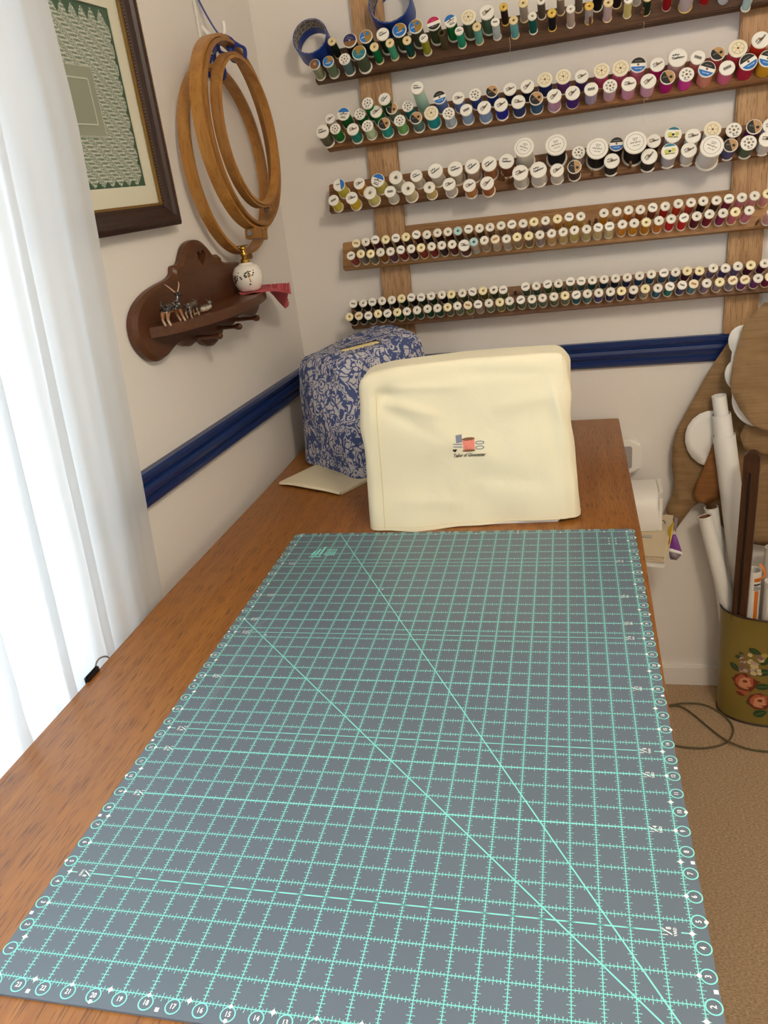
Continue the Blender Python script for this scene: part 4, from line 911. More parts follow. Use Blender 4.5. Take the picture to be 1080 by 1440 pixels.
obj('inner_ring', hoop_ring(.338, .735, .078, .1690, .026, .006, T2), m_hoop2, h2, smooth=30)
clamp(h2, .338, .735, .076, .180, T2, True, -PI/2+.16)
mk = MB()
for k in range(3): mk.poly([wall(.338-.150-.011+.0, .66+.006*k+.004*q, .1) for q in (0, 1)] + [wall(.338-.158, .66+.006*k+.003, .1)])
h3 = thing('embroidery_hoop', 'smaller wooden hoop hanging inside the foremost quilting hoop', 'hoop', wall(.335, .6, .08), 'wooden hoops on the blue ribbon')
T3 = (.04, -.04); HC = (.352, .738, .098)
obj('outer_ring', hoop_ring(HC[0], HC[1], HC[2], .1385, .016, .005, T3), m_hoop2, h3, smooth=30)
obj('inner_ring', hoop_ring(HC[0], HC[1], HC[2]+.002, .1328, .018, .005, T3), m_hoop, h3, smooth=30)
clamp(h3, HC[0], HC[1], HC[2], .139, T3, False, -PI/2-.25)
rb = MB()
pk = wall(.262, .923, .036)
rb.tube(bez([wall(.288, .998, .010), wall(.280, .972, .016), wall(.272, .940, .028), pk], 8), .0048, 8, flat=.25, up=WE)
for dx, zz, dd, aa in ((.010, .902, .060, .338), (-.004, .885, .082, .336), (.002, .862, .022, .316)):
    rb.tube(bez([pk, wall((.262+aa)/2-.01, .918, (.036+dd)/2), wall(aa-.03, zz+.014, dd+.002), wall(aa-.036, zz+.004, dd+.016), wall(aa-.038, zz-.014, dd+.010), wall(aa-.034, zz-.012, dd-.012), wall(aa-.028, zz+.010, dd-.013), pk+Vector((0, 0, -.004))], 7), .0042, 8, flat=.25, up=WN)
rb.ball(pk, .007, 8, 6); rb.tube(bez([pk, wall(.280, .905, .035), wall(.292, .893, .03), wall(.305, .888, .028)], 5), .004, 6, flat=.3, up=WN)
tag(obj('ribbon', rb, m_rib), 'blue satin ribbon loop tying the wooden hoops to the white hook', 'ribbon')

# ------------------------------------------------------------------ brown wall shelf
m_shelf = mat('shelf_pine', None, .38, build=wood_build(lin((96, 56, 30)), lin((76, 42, 21)), lin((50, 27, 13)), 1, .6, .4))
half = [(0, .558), (.022, .555), (.042, .546), (.058, .531), (.070, .522), (.092, .520), (.100, .508), (.122, .501), (.158, .497), (.200, .490), (.238, .476), (.262, .456), (.270, .432), (.264, .408), (.246, .386), (.222, .373), (.196, .371), (.172, .378), (.150, .384), (.128, .383), (.104, .374), (.084, .371), (.060, .376), (.048, .372), (.030, .360), (0, .352)]
SCA = .505
sh = thing('wall_shelf', 'scalloped brown wooden wall shelf with heart cutout and three pegs', 'shelf', wall(SCA, .352, 0))
full = [(SCA+a, z) for a, z in half] + [(SCA-a, z) for a, z in half[::-1][1:-1]]
full = [(v.x, v.y) for v in bez([Vector((a, z, 0)) for a, z in full+[full[0]]], 4)[:-1]]
def heart(k, s=1): 
    t = 2*PI*k/28; return (SCA-.012+.0011*s*16*math.sin(t)**3, .524+.00105*s*(13*math.cos(t)-5*math.cos(2*t)-2*math.cos(3*t)-math.cos(4*t)))
hp = [heart(k) for k in range(28)]
bk = MB()
def edge_loop(pts, d): 
    V = [bk.b.verts.new(wall(a, z, d)) for a, z in pts]; return V, [bk.b.edges.new((V[i], V[(i+1) % len(V)])) for i in range(len(V))]
cen = (SCA, .44); ins = [(cen[0]+(a-cen[0])*.965, cen[1]+(z-cen[1])*.93) for a, z in full]
V0, E0 = edge_loop(full, .002); V1, _ = edge_loop(full, .012); V2, E2 = edge_loop(ins, .0185); H0, F0 = edge_loop(hp, .0185); H1, F1 = edge_loop(hp, .002)
bk.bridge(V0, V1); bk.bridge(V1, V2); bk.bridge(H1, H0)
bmesh.ops.triangle_fill(bk.b, use_beauty=True, edges=E2+F0); bmesh.ops.triangle_fill(bk.b, use_beauty=True, edges=E0+F1)
obj('backboard', bk, m_shelf, sh, smooth=30)
def sd(a): t = (a-SCA)/.232; return .022 + .080*max(0, 1-t*t)**.65
pts = [(a, sd(a)) for a in [SCA-.232+.464*k/40 for k in range(41)]]
bo = MB(); poly = [(SCA-.232, .0186)] + pts + [(SCA+.232, .0186)]
A = [bo.b.verts.new(wall(a, .416, d)) for a, d in poly]; B = [bo.b.verts.new(wall(a, .434, d)) for a, d in poly]
bo.bridge(A, B); bo._f(A[::-1]); bo._f(B); bmesh.ops.bevel(bo.b, geom=[e for e in bo.b.edges if len(e.link_faces) == 2 and e.calc_face_angle(0) > 1.2], offset=.002, segments=2, affect='EDGES')
obj('shelf_board', bo, m_shelf, sh, smooth=30)
for a in (SCA-.11, SCA-.02, SCA+.07):
    pgm = MB(); z = .383
    pgm.lathe([(0, 0), (.0045, 0), (.004, .018), (.0035, .036), (.005, .041), (.0068, .046), (.0062, .052), (.003, .055), (0, .055)], 12, Matrix.Translation(wall(a, z, .0180)) @ WN.to_track_quat('Z', 'Y').to_matrix().to_4x4() @ Matrix.Rotation(0, 4, 'X'), cap=False)
    obj('peg', pgm, m_shelf, sh)
ST = .4342                                   # top of the shelf board
# pink round doily draped over the corner end, bottle on it
dc_a, dc_d = .300, .062
def doily(s, t):
    ang = 2*PI*s; r = t*(1+.020*math.cos(ang*34)*(t > .95)); cx_, cy_ = math.cos(ang), math.sin(ang); a, d = dc_a+.110*r*math.copysign(abs(cx_)**.86, cx_), dc_d+.044*r*math.copysign(abs(cy_)**.86, cy_)
    z = ST+.0022; ov = (SCA-.228) - a; ovd = d - sd(max(SCA-.231, min(SCA+.231, a))) - .002
    if ov > 0:                                # past the end of the board: sags, most at the front
        u_ = min(1, ov/.026); u_ = u_*u_*(3-2*u_); k_ = max(0, d-.034); z -= u_*(.003 + .80*k_) + .10*ov; d -= u_*.42*k_
    elif ovd > 0: z -= .35*ovd*min(1, ovd/.012)
    return wall(a, z + .0014*math.sin(ang*7)*t*t, max(d, .0205))
dm = MB(); dm.grid(doily, 136, 22, wrap=True); bmesh.ops.remove_doubles(dm.b, verts=dm.b.verts, dist=1e-5)
dl_ = obj('doily', dm, mat('pink_cotton', (188, 92, 98), .9, spec=.15, bump=(700, .4)))
mo = dl_.modifiers.new('thick', 'SOLIDIFY'); mo.thickness = .0012; mo.offset = 0
tag(dl_, 'round pink doily drooping off the right end of the brown shelf', 'doily')
bt = thing('perfume_bottle', 'round white flowered china bottle with brass stopper, standing on the pink doily', 'bottle', wall(.373, ST+.004, .053))
BM = Matrix.Translation(wall(.373, ST+.0036, .053)) @ Matrix.Diagonal((1.13, 1.13, 1.06, 1))
bp_ = [(0, 0), (.017, 0), (.021, .003), (.0265, .014), (.0285, .026), (.0275, .037), (.022, .047), (.0155, .0505), (.0125, .0525), (.0118, .0545), (0, .0545)]
obj('body', MB().lathe(bp_, 32, BM, cap=False), mat('white_china', (238, 232, 222), .15, coat=.5), bt)
obj('stopper', MB().lathe([(0, .054), (.0085, .054), (.0085, .060), (.0062, .0615), (.0050, .0625), (.0050, .066), (.0064, .068), (.0066, .072), (.0045, .075), (.0040, .078), (.0062, .081), (.0056, .0845), (.0022, .086), (0, .086)], 18, BM, cap=False), m_brass, bt)
obj('stopper_top', MB().lathe([(0, .086), (.0105, .086), (.0110, .0868), (.0105, .0876), (0, .0878)], 20, BM, cap=False), m_brass, bt)
def on_bottle(az, h, off=.0003):             # point on the bottle surface facing azimuth az
    for (r0, h0), (r1, h1) in zip(bp_[1:], bp_[2:]):
        if h0 <= h <= h1: rr = r0+(r1-r0)*(h-h0)/(h1-h0+1e-9); break
    rr += off; return BM @ Vector((rr*math.cos(az), rr*math.sin(az), h)), Vector((math.cos(az), math.sin(az), 0))
azc = math.atan2(CAM.y-BM[1][3], CAM.x-BM[0][3])
fl = {k: MB() for k in ('dark_berry', 'leaf_green', 'rose_red', 'ochre')}
rr_ = random.Random(5)
for az, h, r, k in [(.75, .038, .0011, 'dark_berry'), (.80, .033, .0011, 'dark_berry'), (.88, .029, .0013, 'dark_berry'), (.62, .030, .0013, 'dark_berry'), (.55, .027, .0013, 'dark_berry'), (-.35, .040, .0012, 'dark_berry'), (-.30, .036, .0013, 'dark_berry'), (-.22, .032, .0012, 'dark_berry'), (.02, .015, .0013, 'dark_berry'), (-.02, .021, .0011, 'rose_red'), (.0, .025, .0013, 'ochre'), (.04, .030, .0014, 'rose_red')] + [(1.05+rr_.uniform(-.16, .16), .026+rr_.uniform(-.007, .007), .0014, rr_.choice(('dark_berry', 'rose_red', 'leaf_green'))) for _ in range(16)] + [(.12+rr_.uniform(-.22, .22), .035+rr_.uniform(-.006, .006), .0013, rr_.choice(('leaf_green', 'ochre', 'dark_berry', 'leaf_green'))) for _ in range(18)]:
    p, nn = on_bottle(azc-az+.1, h); fl[k].disc(p, nn, r*1.55, 8)
for k, c_ in (('dark_berry', (70, 40, 48)), ('leaf_green', (96, 110, 70)), ('rose_red', (150, 70, 70)), ('ochre', (196, 160, 90))):
    obj('painted_flowers', fl[k], mat(k, c_, .3), bt, smooth=False, fix=False)

# glossy animal figurines on the shelf
def coat_build(lo, hi, zt, spots):
    def f(m, nt, b):
        n = N(nt); g_ = n('TexCoord'); sp_ = n('SeparateXYZ', {0: g_.outputs['Generated']})
        nz2 = n('TexNoise', {'Vector': g_.outputs['Generated'], 'Scale': 9.0}); 
        h_ = n('Math', {0: n('Math', {0: nz2.outputs[0], 1: .18}, operation='MULTIPLY').outputs[0], 1: sp_.outputs[2]}, operation='ADD')
        c = n.ramp(h_.outputs[0], [(zt-.30, lin((206, 178, 150))), (zt-.16, lin(lo)), (zt, lin(lo)), (zt+.05, lin(hi))])
        v = n('TexVoronoi', {'Vector': g_.outputs['Object'], 'Scale': 210.0}); s_ = n('Math', {0: v.outputs['Distance'], 1: .22 if spots else -1.0}, operation='LESS_THAN')
        s2 = n('Math', {0: s_.outputs[0], 1: n('Math', {0: h_.outputs[0], 1: zt}, operation='GREATER_THAN').outputs[0]}, operation='MULTIPLY')
        mx = n('Mix', {0: s2.outputs[0], 6: c, 7: (.75, .72, .66, 1)}, data_type='RGBA'); nt.links.new(mx.outputs[2], b.inputs['Base Color'])
    return f
def figure(name, lb, place, segs, m, extra=(), vox=.0009):
    """segs: chains of (x forward, y side, z up, radius) skinned together into one body"""
    loc, yaw, sc_ = place; ca, sa = math.cos(yaw), math.sin(yaw)
    X_ = -WE*ca + WN*sa; Y_ = Vector((-X_.y, X_.x, 0))
    W = lambda p: loc + X_*p[0]*sc_ + Y_*p[1]*sc_ + Vector((0, 0, p[2]*sc_))
    t_ = thing(name, lb, 'figurine', loc)
    mb = MB()
    for ch in segs:
        P = [W(q) for q in ch]; mb.tube(P, [q[3]*sc_ for q in ch], 10)
        for q, p in zip(ch, P):
            if q in (ch[0], ch[-1]): mb.ball(p, q[3]*sc_, 10, 8)
    o_ = obj('body', mb, m, t_)
    r_ = o_.modifiers.new('r', 'REMESH'); r_.mode = 'VOXEL'; r_.voxel_size = vox; r_.use_smooth_shade = True
    s_ = o_.modifiers.new('s', 'SMOOTH'); s_.iterations = 3
    for nm, chs, mm in extra:
        e_ = MB()
        for ch in chs: e_.tube([W(q) for q in ch], [q[3]*sc_ for q in ch], 8)
        obj(nm, e_, mm, t_)
    return t_
m_coat1 = mat('glaze_black_tan', None, .12, coat=.6, build=coat_build((150, 100, 62), (24, 20, 20), .52, True))
m_coat2 = mat('glaze_brown_grey', None, .12, coat=.6, build=coat_build((150, 130, 110), (66, 52, 46), .5, True))
m_horn = mat('horn_glaze', (196, 160, 134), .2)
base1 = Vector(wall(*(lambda q: (q[0], ST, .058))(atw(246, 450, .058))))
legs = lambda xf, xr, s_: [[(xf, s_*.10, .56, .11), (xf+.05, s_*.11, .34, .065), (xf+.13, s_*.11, .16, .045), (xf+.20, s_*.11, .02, .05)], [(xr, s_*.10, .58, .14), (xr-.08, s_*.12, .36, .08), (xr-.13, s_*.12, .22, .05), (xr-.04, s_*.12, .02, .05)]]
antelope = [[(-.42, 0, .60, .15), (-.2, 0, .58, .17), (.08, 0, .57, .18), (.28, 0, .62, .17)], [(.28, 0, .64, .15), (.40, 0, .80, .11), (.46, 0, 1.0, .085)], [(.44, 0, 1.02, .095), (.56, 0, .99, .065), (.66, 0, .95, .045)], [(-.50, 0, .64, .05), (-.60, 0, .72, .035), (-.58, 0, .90, .035)], [(.42, .06, 1.06, .03), (.38, .17, 1.09, .025)], [(.42, -.06, 1.06, .03), (.38, -.17, 1.09, .025)]] + legs(.26, -.42, 1) + legs(.26, -.42, -1)
figure('antelope_figurine', 'glossy black and tan horned antelope figurine standing on the brown shelf', (base1, math.radians(8), .046), antelope, m_coat1,
       [('horn', [[(.42, .05, 1.08, .03), (.34, .14, 1.22, .026), (.24, .20, 1.34, .022), (.12, .22, 1.44, .012)]], m_horn), ('horn', [[(.44, -.05, 1.08, .03), (.46, -.12, 1.22, .026), (.48, -.16, 1.34, .022), (.50, -.15, 1.46, .012)]], m_horn)])
base2 = Vector(wall(*(lambda q: (q[0], ST, .062))(atw(272, 444, .062))))
fawn = [[(-.42, 0, .60, .14), (-.1, 0, .58, .16), (.26, 0, .58, .15)], [(.28, 0, .62, .12), (.46, 0, .66, .085), (.62, 0, .62, .075)], [(.62, 0, .64, .085), (.74, 0, .48, .06), (.82, 0, .34, .045)], [(.60, .08, .72, .03), (.56, .2, .76, .03)], [(.60, -.08, .72, .03), (.56, -.2, .76, .03)], [(-.5, 0, .62, .05), (-.56, 0, .5, .035)]] + legs(.24, -.40, 1) + legs(.24, -.40, -1)
figure('fawn_figurine', 'small brown glazed fawn figurine bending its head, middle of the three on the shelf', (base2, math.radians(-4), .036), fawn, m_coat2)
base3 = Vector(wall(*(lambda q: (q[0], ST, .066))(atw(291, 439, .066))))
lying = [[(-.40, 0, .26, .20), (0, 0, .26, .24), (.34, 0, .28, .20)], [(.34, 0, .30, .16), (.50, 0, .48, .12)], [(.50, 0, .52, .13), (.66, 0, .46, .08)], [(.48, .1, .62, .04), (.42, .2, .72, .03)], [(.48, -.1, .62, .04), (.42, -.2, .72, .03)], [(.25, .22, .10, .07), (.05, .30, .07, .05), (-.45, .32, .06, .05), (-.85, .30, .05, .045)], [(-.3, .22, .12, .09), (-.05, .30, .07, .05)]]
figure('fawn_figurine', 'tiny grey glazed fawn figurine lying down, nearest the white bottle', (base3, math.radians(6), .029), lying, mat('glaze_grey', None, .12, coat=.6, build=coat_build((190, 180, 166), (90, 84, 80), .55, True)), vox=.0007)

# ------------------------------------------------------------------ brown paper patterns hung on the back wall
def kraft_build(m, nt, b):
    n = N(nt); tc = n('TexCoord')
    mp = n('Mapping', {'Vector': tc.outputs['Object'], 'Scale': (12, 12, 160)})
    a = n('TexNoise', {'Vector': mp.outputs[0], 'Scale': 1.0, 'Detail': 4.0})
    c = n.ramp(a.outputs[0], [(.3, lin((134, 106, 72))), (.7, lin((152, 122, 86)))]); nt.links.new(c, b.inputs['Base Color'])
    k = n('TexNoise', {'Vector': tc.outputs['Object'], 'Scale': 14.0, 'Detail': 2.0})
    bp = n('Bump', {'Height': k.outputs[0], 'Strength': .6, 'Distance': .03}); nt.links.new(bp.outputs[0], b.inputs['Normal'])
m_kraft = mat('kraft_paper', None, .7, spec=.25, build=kraft_build)
def kraftd_build(m, nt, b):
    kraft_build(m, nt, b)
    for nd in nt.nodes:
        if nd.type == 'VALTORGB': nd.color_ramp.elements[0].color = (*lin((128, 84, 44)), 1); nd.color_ramp.elements[1].color = (*lin((146, 98, 54)), 1)
m_kraftd = mat('kraft_paper_dark', None, .6, spec=.3, build=kraftd_build)
def sheet(name, uv, y, th, m, lb, cat, group=None, smoothn=0, wav=.004, lean=0.0, extra=()):
    P = [aty(u, v, y) for u, v in uv]
    if smoothn: P = bez(P+[P[0]], smoothn)[:-1]
    mb = MB(); V = [mb.b.verts.new(p) for p in P]; E_ = [mb.b.edges.new((V[i], V[(i+1) % len(V)])) for i in range(len(V))]
    bmesh.ops.triangle_fill(mb.b, use_beauty=True, edges=E_, normal=(0, -1, 0))
    for _ in range(4):
        es = [e for e in mb.b.edges if e.calc_length() > .035]
        if not es: break
        bmesh.ops.subdivide_edges(mb.b, edges=es, cuts=1, use_grid_fill=False); bmesh.ops.triangulate(mb.b, faces=mb.b.faces)
    zc = sum(p.z for p in P)/len(P)
    for v in mb.b.verts:
        v.co.y += wav*noise.noise(Vector((v.co.x*9, y*20, v.co.z*9))) + lean*(v.co.z-zc)
    o = obj(name, mb, m, smooth=True)
    s_ = o.modifiers.new('thick', 'SOLIDIFY'); s_.thickness = th; s_.offset = 0
    return tag(o, lb, cat, group)
KP = [(1075, 425), (1023, 482), (1006, 507), (990, 533), (975, 560), (962, 584), (951, 606), (945.5, 630), (945, 656), (948, 676), (947, 692), (936, 717), (944, 735), (951, 743), (960, 730), (972, 714), (985, 704), (1000, 716), (1012, 735), (1030, 760), (1095, 770), (1140, 700), (1140, 430)]
sheet('paper_pattern', KP, 1.566, .0008, m_kraft, 'large curved brown paper pattern hung against the wall behind the white rolls', 'pattern', wav=.006)
sheet('paper_pattern', [(1070, 431), (1057, 445), (1045, 459), (1038, 482), (1032, 503), (1026, 539), (1031, 557), (1040, 575), (1049, 587), (1059, 598), (1070, 603), (1090, 608), (1150, 600), (1150, 425)], 1.505, .0008, m_kraft, 'top brown paper pattern hanging in front of white scalloped paper', 'pattern', wav=.005)
sheet('paper_pattern', [(1003, 622), (989, 659), (975, 693), (977, 700), (984, 707), (998, 708), (1012, 700), (1024, 682), (1034, 650), (1020, 622)], 1.547, .0008, m_kraftd, 'small darker brown paper strip below the white half disc', 'pattern', wav=.002)
sheet('paper_pattern', [(1052, 590), (1040, 612), (1046, 630), (1062, 637), (1150, 650), (1150, 600)], 1.535, .0008, m_kraft, 'curved brown paper piece behind the dark slotted stick', 'pattern', wav=.003)
def arcs(lst): return [(cx+r*math.cos(math.radians(a0+(a1-a0)*k/10)), cy+r*math.sin(math.radians(a0+(a1-a0)*k/10))) for cx, cy, r, a0, a1 in lst for k in range(11)]
sheet('scalloped_paper', arcs([(1047, 480, 23, 300, 140), (1043, 527, 24, 230, 130), (1067, 562, 38, 190, 95)]) + [(1130, 600), (1130, 470)], 1.522, .0007, m_paper, 'white scalloped paper shape peeking out behind the top brown pattern', 'paper', wav=.001)
sheet('paper_disc', [(1007, 618), (1000, 636), (991, 653)] + arcs([(1003, 617, 40, 105, 275)]) + [(1020, 583), (1022, 600)], 1.553, .0007, m_paper, 'white paper half disc pinned on the curved brown pattern', 'paper', wav=.001)

# ------------------------------------------------------------------ tin waste bin with painted flowers, full of rolls
def tin2_build(m, nt, b):
    n = N(nt); tc = n('TexCoord'); sp_ = n('SeparateXYZ', {0: tc.outputs['Object']})
    a = n('TexNoise', {'Vector': tc.outputs['Object'], 'Scale': 5.0, 'Detail': 2.0})
    c = n.ramp(a.outputs[0], [(.3, lin((124, 106, 46))), (.7, lin((142, 122, 58)))]); nt.links.new(c, b.inputs['Base Color'])
m_tin = mat('mustard_tin', None, .35, spec=.5, build=tin2_build)
BC = Vector((1.022, 1.490, FZ)); BA, BB, BHT = .128, .078, .325
bn = thing('waste_bin', 'mustard tin waste bin with painted roses, holding paper rolls, on the carpet', 'bin', BC)
def bell(a, b_, z, n_=56): return [Vector((BC.x+a*math.cos(2*PI*k/n_), BC.y+b_*math.sin(2*PI*k/n_), FZ+z)) for k in range(n_)]
mb = MB(); rows = []
for a, b_, z in ((BA-.003, BB-.003, .004), (BA, BB, .001), (BA+.008, BB+.004, BHT), (BA+.006, BB+.002, BHT), (BA-.003, BB-.003, .008)):
    rows.append([mb.b.verts.new(p) for p in bell(a, b_, z)])
for A, B in zip(rows, rows[1:]): mb.bridge(A, B)
mb._f(rows[0][::-1]); mb._f(rows[-1])
obj('tin_body', mb, m_tin, bn, smooth=40)
mb = MB(); mb.tube(bell(BA+.0075, BB+.0035, BHT), .0028, 8, closed=True); obj('rim', mb, mat('dark_rim', (58, 40, 32), .4), bn)
mb = MB(); mb.tube(bell(BA+.0006, BB+.0006, .003), .003, 8, closed=True); obj('foot_ring', mb, MATS['dark_rim'], bn)
def onbin(az, h, off=.0006): 
    s_ = h/BHT; return Vector((BC.x+(BA+.008*s_+off)*math.cos(az), BC.y+(BB+.004*s_+off)*math.sin(az), FZ+h))
dec = {}
def blob(nm, col, az, h, ra, rh, rot, shape='leaf', lift=.0006, n_=14):
    if nm in ('leaf', 'leaf_vein'): nm = nm + '#%d' % len(dec)
    mb = dec.setdefault(nm, (MB(), col or (44, 72, 40)))[0]; pts = []
    for k in range(n_):
        t = 2*PI*k/n_; x, y = math.cos(t), math.sin(t)*(1 if shape == 'round' else (abs(math.sin(t))**.6)*(1-.25*math.cos(t)))
        if shape == 'rose': s_ = 1+.10*math.cos(5*t); x *= s_; y *= s_
        x, y = x*ra, y*rh; c_, sn_ = math.cos(rot), math.sin(rot); x, y = x*c_-y*sn_, x*sn_+y*c_
        loc_r = math.hypot((BA)*math.sin(az), (BB)*math.cos(az))
        pts.append(onbin(az + x/loc_r, h+y, lift))
    mb.poly(pts)
A0 = -PI*.645      # bouquet axis, facing the room
rb_ = random.Random(11)
for az, h, ra, rh, r_ in ((-.42, .170, .016, .009, -.6), (-.38, .130, .012, .006, -.4), (-.02, .232, .016, .008, -.4), (.16, .172, .024, .011, .3), (.18, .128, .022, .010, .2), (.02, .075, .018, .014, .3), (.16, .042, .018, .012, .5), (.30, .245, .012, .008, 1.0), (-.28, .215, .008, .005, -.8), (-.36, .205, .008, .005, .5), (.36, .10, .02, .01, .6), (.45, .17, .02, .01, -.3)):
    blob('leaf', (44, 72, 40), A0+az, h, ra, rh, r_); blob('leaf_vein', (84, 112, 62), A0+az, h, ra*.8, rh*.14, r_, lift=.0009)
for k in range(34):
    a_, h_ = rb_.uniform(-.30, .12), rb_.uniform(.165, .222); blob(*rb_.choice((('lilac_petal', (190, 168, 150)), ('cream_petal', (214, 196, 150)), ('mauve_petal', (140, 104, 96)))), A0+a_, h_, .0062, .0058, rb_.uniform(0, 3), 'rose', lift=.0008+.00003*k)
for az, h, s_ in ((-.17, .132, 1.0), (.14, .080, .95)):
    dk = (('rose_dark', (120, 52, 34)), ('rose_mid', (184, 96, 66)), ('rose_light', (216, 150, 112)))
    blob(*dk[0], A0+az, h, .032*s_, .028*s_, .3, 'rose', .0010); blob(*dk[1], A0+az-.01, h+.003, .026*s_, .021*s_, .8, 'rose', .0013)
    for q, (dx, dh, ra, rh, ro) in enumerate(((-.05, .006, .012, .006, .9), (.05, .005, .012, .006, -.9), (0, -.006, .017, .006, .0), (.02, .012, .010, .005, .2), (-.03, -.014, .014, .004, -.3))):
        blob(*dk[2], A0+az+dx, h+dh, ra*s_, rh*s_, ro, 'leaf', .0016+.0001*q)
    blob(*dk[0], A0+az, h+.004, .006, .004, .3, 'round', .0023)
blob('rose_mid', None, A0-.22, .098, .018, .007, .2, 'leaf', .0008); blob('rose_dark', None, A0-.26, .092, .012, .006, -.3, 'leaf', .0009)
blob('rosebud', (176, 160, 70), A0+.17, .215, .014, .016, .2, 'rose', .0009); blob('leaf', None, A0+.17, .203, .012, .007, .6, 'leaf', .0012); blob('leaf', None, A0+.21, .212, .010, .005, 1.5, 'leaf', .0013)
for nm, (mb, col) in dec.items(): nm = nm.split('#')[0]; obj('painted_'+nm, mb, mat('paint_'+nm, col, .4), bn, smooth=False, fix=False)
def roll(name, lb, cat, top, bot, r, inner=None, core=None, group=None, r2=None, m=None, flap=None):
    t_ = thing(name, lb, cat, bot, group); ax = (top-bot).normalized(); e1 = ax.orthogonal().normalized(); mb = MB()
    ri = inner or r*.8; rows = [mb.ring(p, ax, q, 26, e1) for p, q in ((bot+ax*.02, ri), (bot, r2 or r), (top, r), (top, ri), (top-ax*.06, ri))]
    rows = [rows[1], rows[2], rows[3], rows[4]]
    for A, B in zip(rows, rows[1:]): mb.bridge(A, B)
    mb._f(rows[0][::-1]); obj('paper_tube', mb, m or m_paper, t_, smooth=40)
    if core:
        mb = MB(); a_ = mb.ring(top-ax*.001, ax, ri*.99, 24, e1); b_ = mb.ring(top-ax*.12, ax, ri*.99, 24, e1); c_ = mb.ring(top-ax*.12, ax, ri*.9, 24, e1); d_ = mb.ring(top-ax*.001, ax, ri*.9, 24, e1)
        for A, B in ((a_, b_), (b_, c_), (c_, d_), (d_, a_)): mb.bridge(A, B)
        mb._f(mb.ring(top-ax*.1, ax, ri*.9, 24, e1)); obj('card_core', mb, core, t_, smooth=40)
    return t_, ax, e1
m_card = mat('card_core', (140, 92, 62), .8)
# tall nested white roll: three sleeves
tp, bt_ = aty(1011, 556, 1.535), Vector((1.0, 1.515, FZ+.012))
t_, ax, e1 = roll('paper_roll', 'tall white paper roll of nested sleeves leaning in the bin against the wall', 'roll', tp, bt_, .0165, .0135)
Lr = (tp-bt_).length
def on(s): return tp - ax*s
for nm, s0, s1, r0, r1 in (('sleeve', .046, .16, .0215, .0225), ('sleeve', .100, Lr-.004, .0255, .0285)):
    mb = MB(); rows = [mb.ring(on(s), ax, q, 28, e1) for s, q in ((s1, r1), (s0, r0), (s0, r0-.0012), (s1, r1-.0012))]
    for A, B in zip(rows, rows[1:]+rows[:1]): mb.bridge(A, B)
    obj(nm, mb, m_paper, t_, smooth=40)
roll('paper_roll', 'white paper roll with open brown core, front of the two short rolls by the wall', 'roll', aty(991, 726, 1.525), Vector((.984, 1.462, FZ+.012)), .0178, .0145, m_card, 'short paper rolls in the bin')
roll('paper_roll', 'white paper roll with brown core, half hidden behind the front short roll', 'roll', aty(1000, 713, 1.555), Vector((.950, 1.528, FZ+.012)), .0178, .0145, m_card, 'short paper rolls in the bin')
# dark slotted stick
m_stick = mat('stick_walnut', None, .4, build=wood_build(lin((84, 52, 30)), lin((60, 34, 18)), lin((36, 20, 10)), 2, 1, .4))
s0, s1 = aty(1059, 634, 1.42), Vector((.926, 1.470, FZ+.012))
sx = (s0-s1).normalized(); sy = Vector((1, -.35, 0)); sy = (sy - sx*sy.dot(sx)).normalized(); sz = sx.cross(sy)
Ls = (s0-s1).length; SM = Matrix(((sy.x, sx.x, sz.x, s1.x), (sy.y, sx.y, sz.y, s1.y), (sy.z, sx.z, sz.z, s1.z), (0, 0, 0, 1)))
stk = thing('slotted_stick', 'dark brown wooden bar with rounded end and long slot, standing in the bin', 'stick', s1)
w2 = .0175; ou = [(-w2, 0), (w2, 0)] + [(w2*math.cos(PI*k/12), Ls-w2+w2*math.sin(PI*k/12)) for k in range(13)]
g2 = .0030; inn = [(-g2-.002, .05), (g2-.002, .05)] + [(g2*math.cos(PI*k/6)-.002, Ls-.055+g2*math.sin(PI*k/6)) for k in range(7)]
mb = MB()
def lp(pts, z): 
    V = [mb.b.verts.new(SM @ Vector((x, y, z))) for x, y in pts]; return V, [mb.b.edges.new((V[i], V[(i+1) % len(V)])) for i in range(len(V))]
O0, e0 = lp(ou, -.008); O1, e1_ = lp(ou, .008); I0, f0 = lp(inn, -.008); I1, f1 = lp(inn, .008)
mb.bridge(O0, O1); mb.bridge(I1, I0)
bmesh.ops.triangle_fill(mb.b, use_beauty=True, edges=e0+f0); bmesh.ops.triangle_fill(mb.b, use_beauty=True, edges=e1_+f1)
obj('bar', mb, m_stick, stk, smooth=30)
mb = MB(); mb.box(SM @ Vector((-.002, Ls/2, -.003)), (.010, Ls-.07, .0035), SM); obj('slot_backing', mb, mat('slot_dark', (30, 18, 12), .6), stk, smooth=False)
# other rolls at the right of the bin
tA = aty(1060, 801, 1.47)
t_, ax, e1 = roll('paper_roll', 'white roll with orange stripe and black print, in the bin right of the dark stick', 'roll', tA, Vector((tA.x+.004, 1.475, FZ+.012)), .0185, .0160)
m_or = mat('orange_print', (226, 124, 20), .5)
def band(az0, az1, s0, s1, m, nm, r=.0188):
    e2 = ax.cross(e1); mb = MB(); mb.grid(lambda a, b: tA - ax*(s0+(s1-s0)*b) + e1*(r*math.cos(az0+(az1-az0)*a)) + e2*(r*math.sin(az0+(az1-az0)*a)), 8, 2); obj(nm, mb, m, t_)
vd = (CAM-tA); vd = vd - ax*vd.dot(ax); e2 = ax.cross(e1); azv = math.atan2(vd.dot(e2), vd.dot(e1))
sg = 1 if (e1*math.cos(azv+.3)+e2*math.sin(azv+.3)).dot(right) > (e1*math.cos(azv)+e2*math.sin(azv)).dot(right) else -1
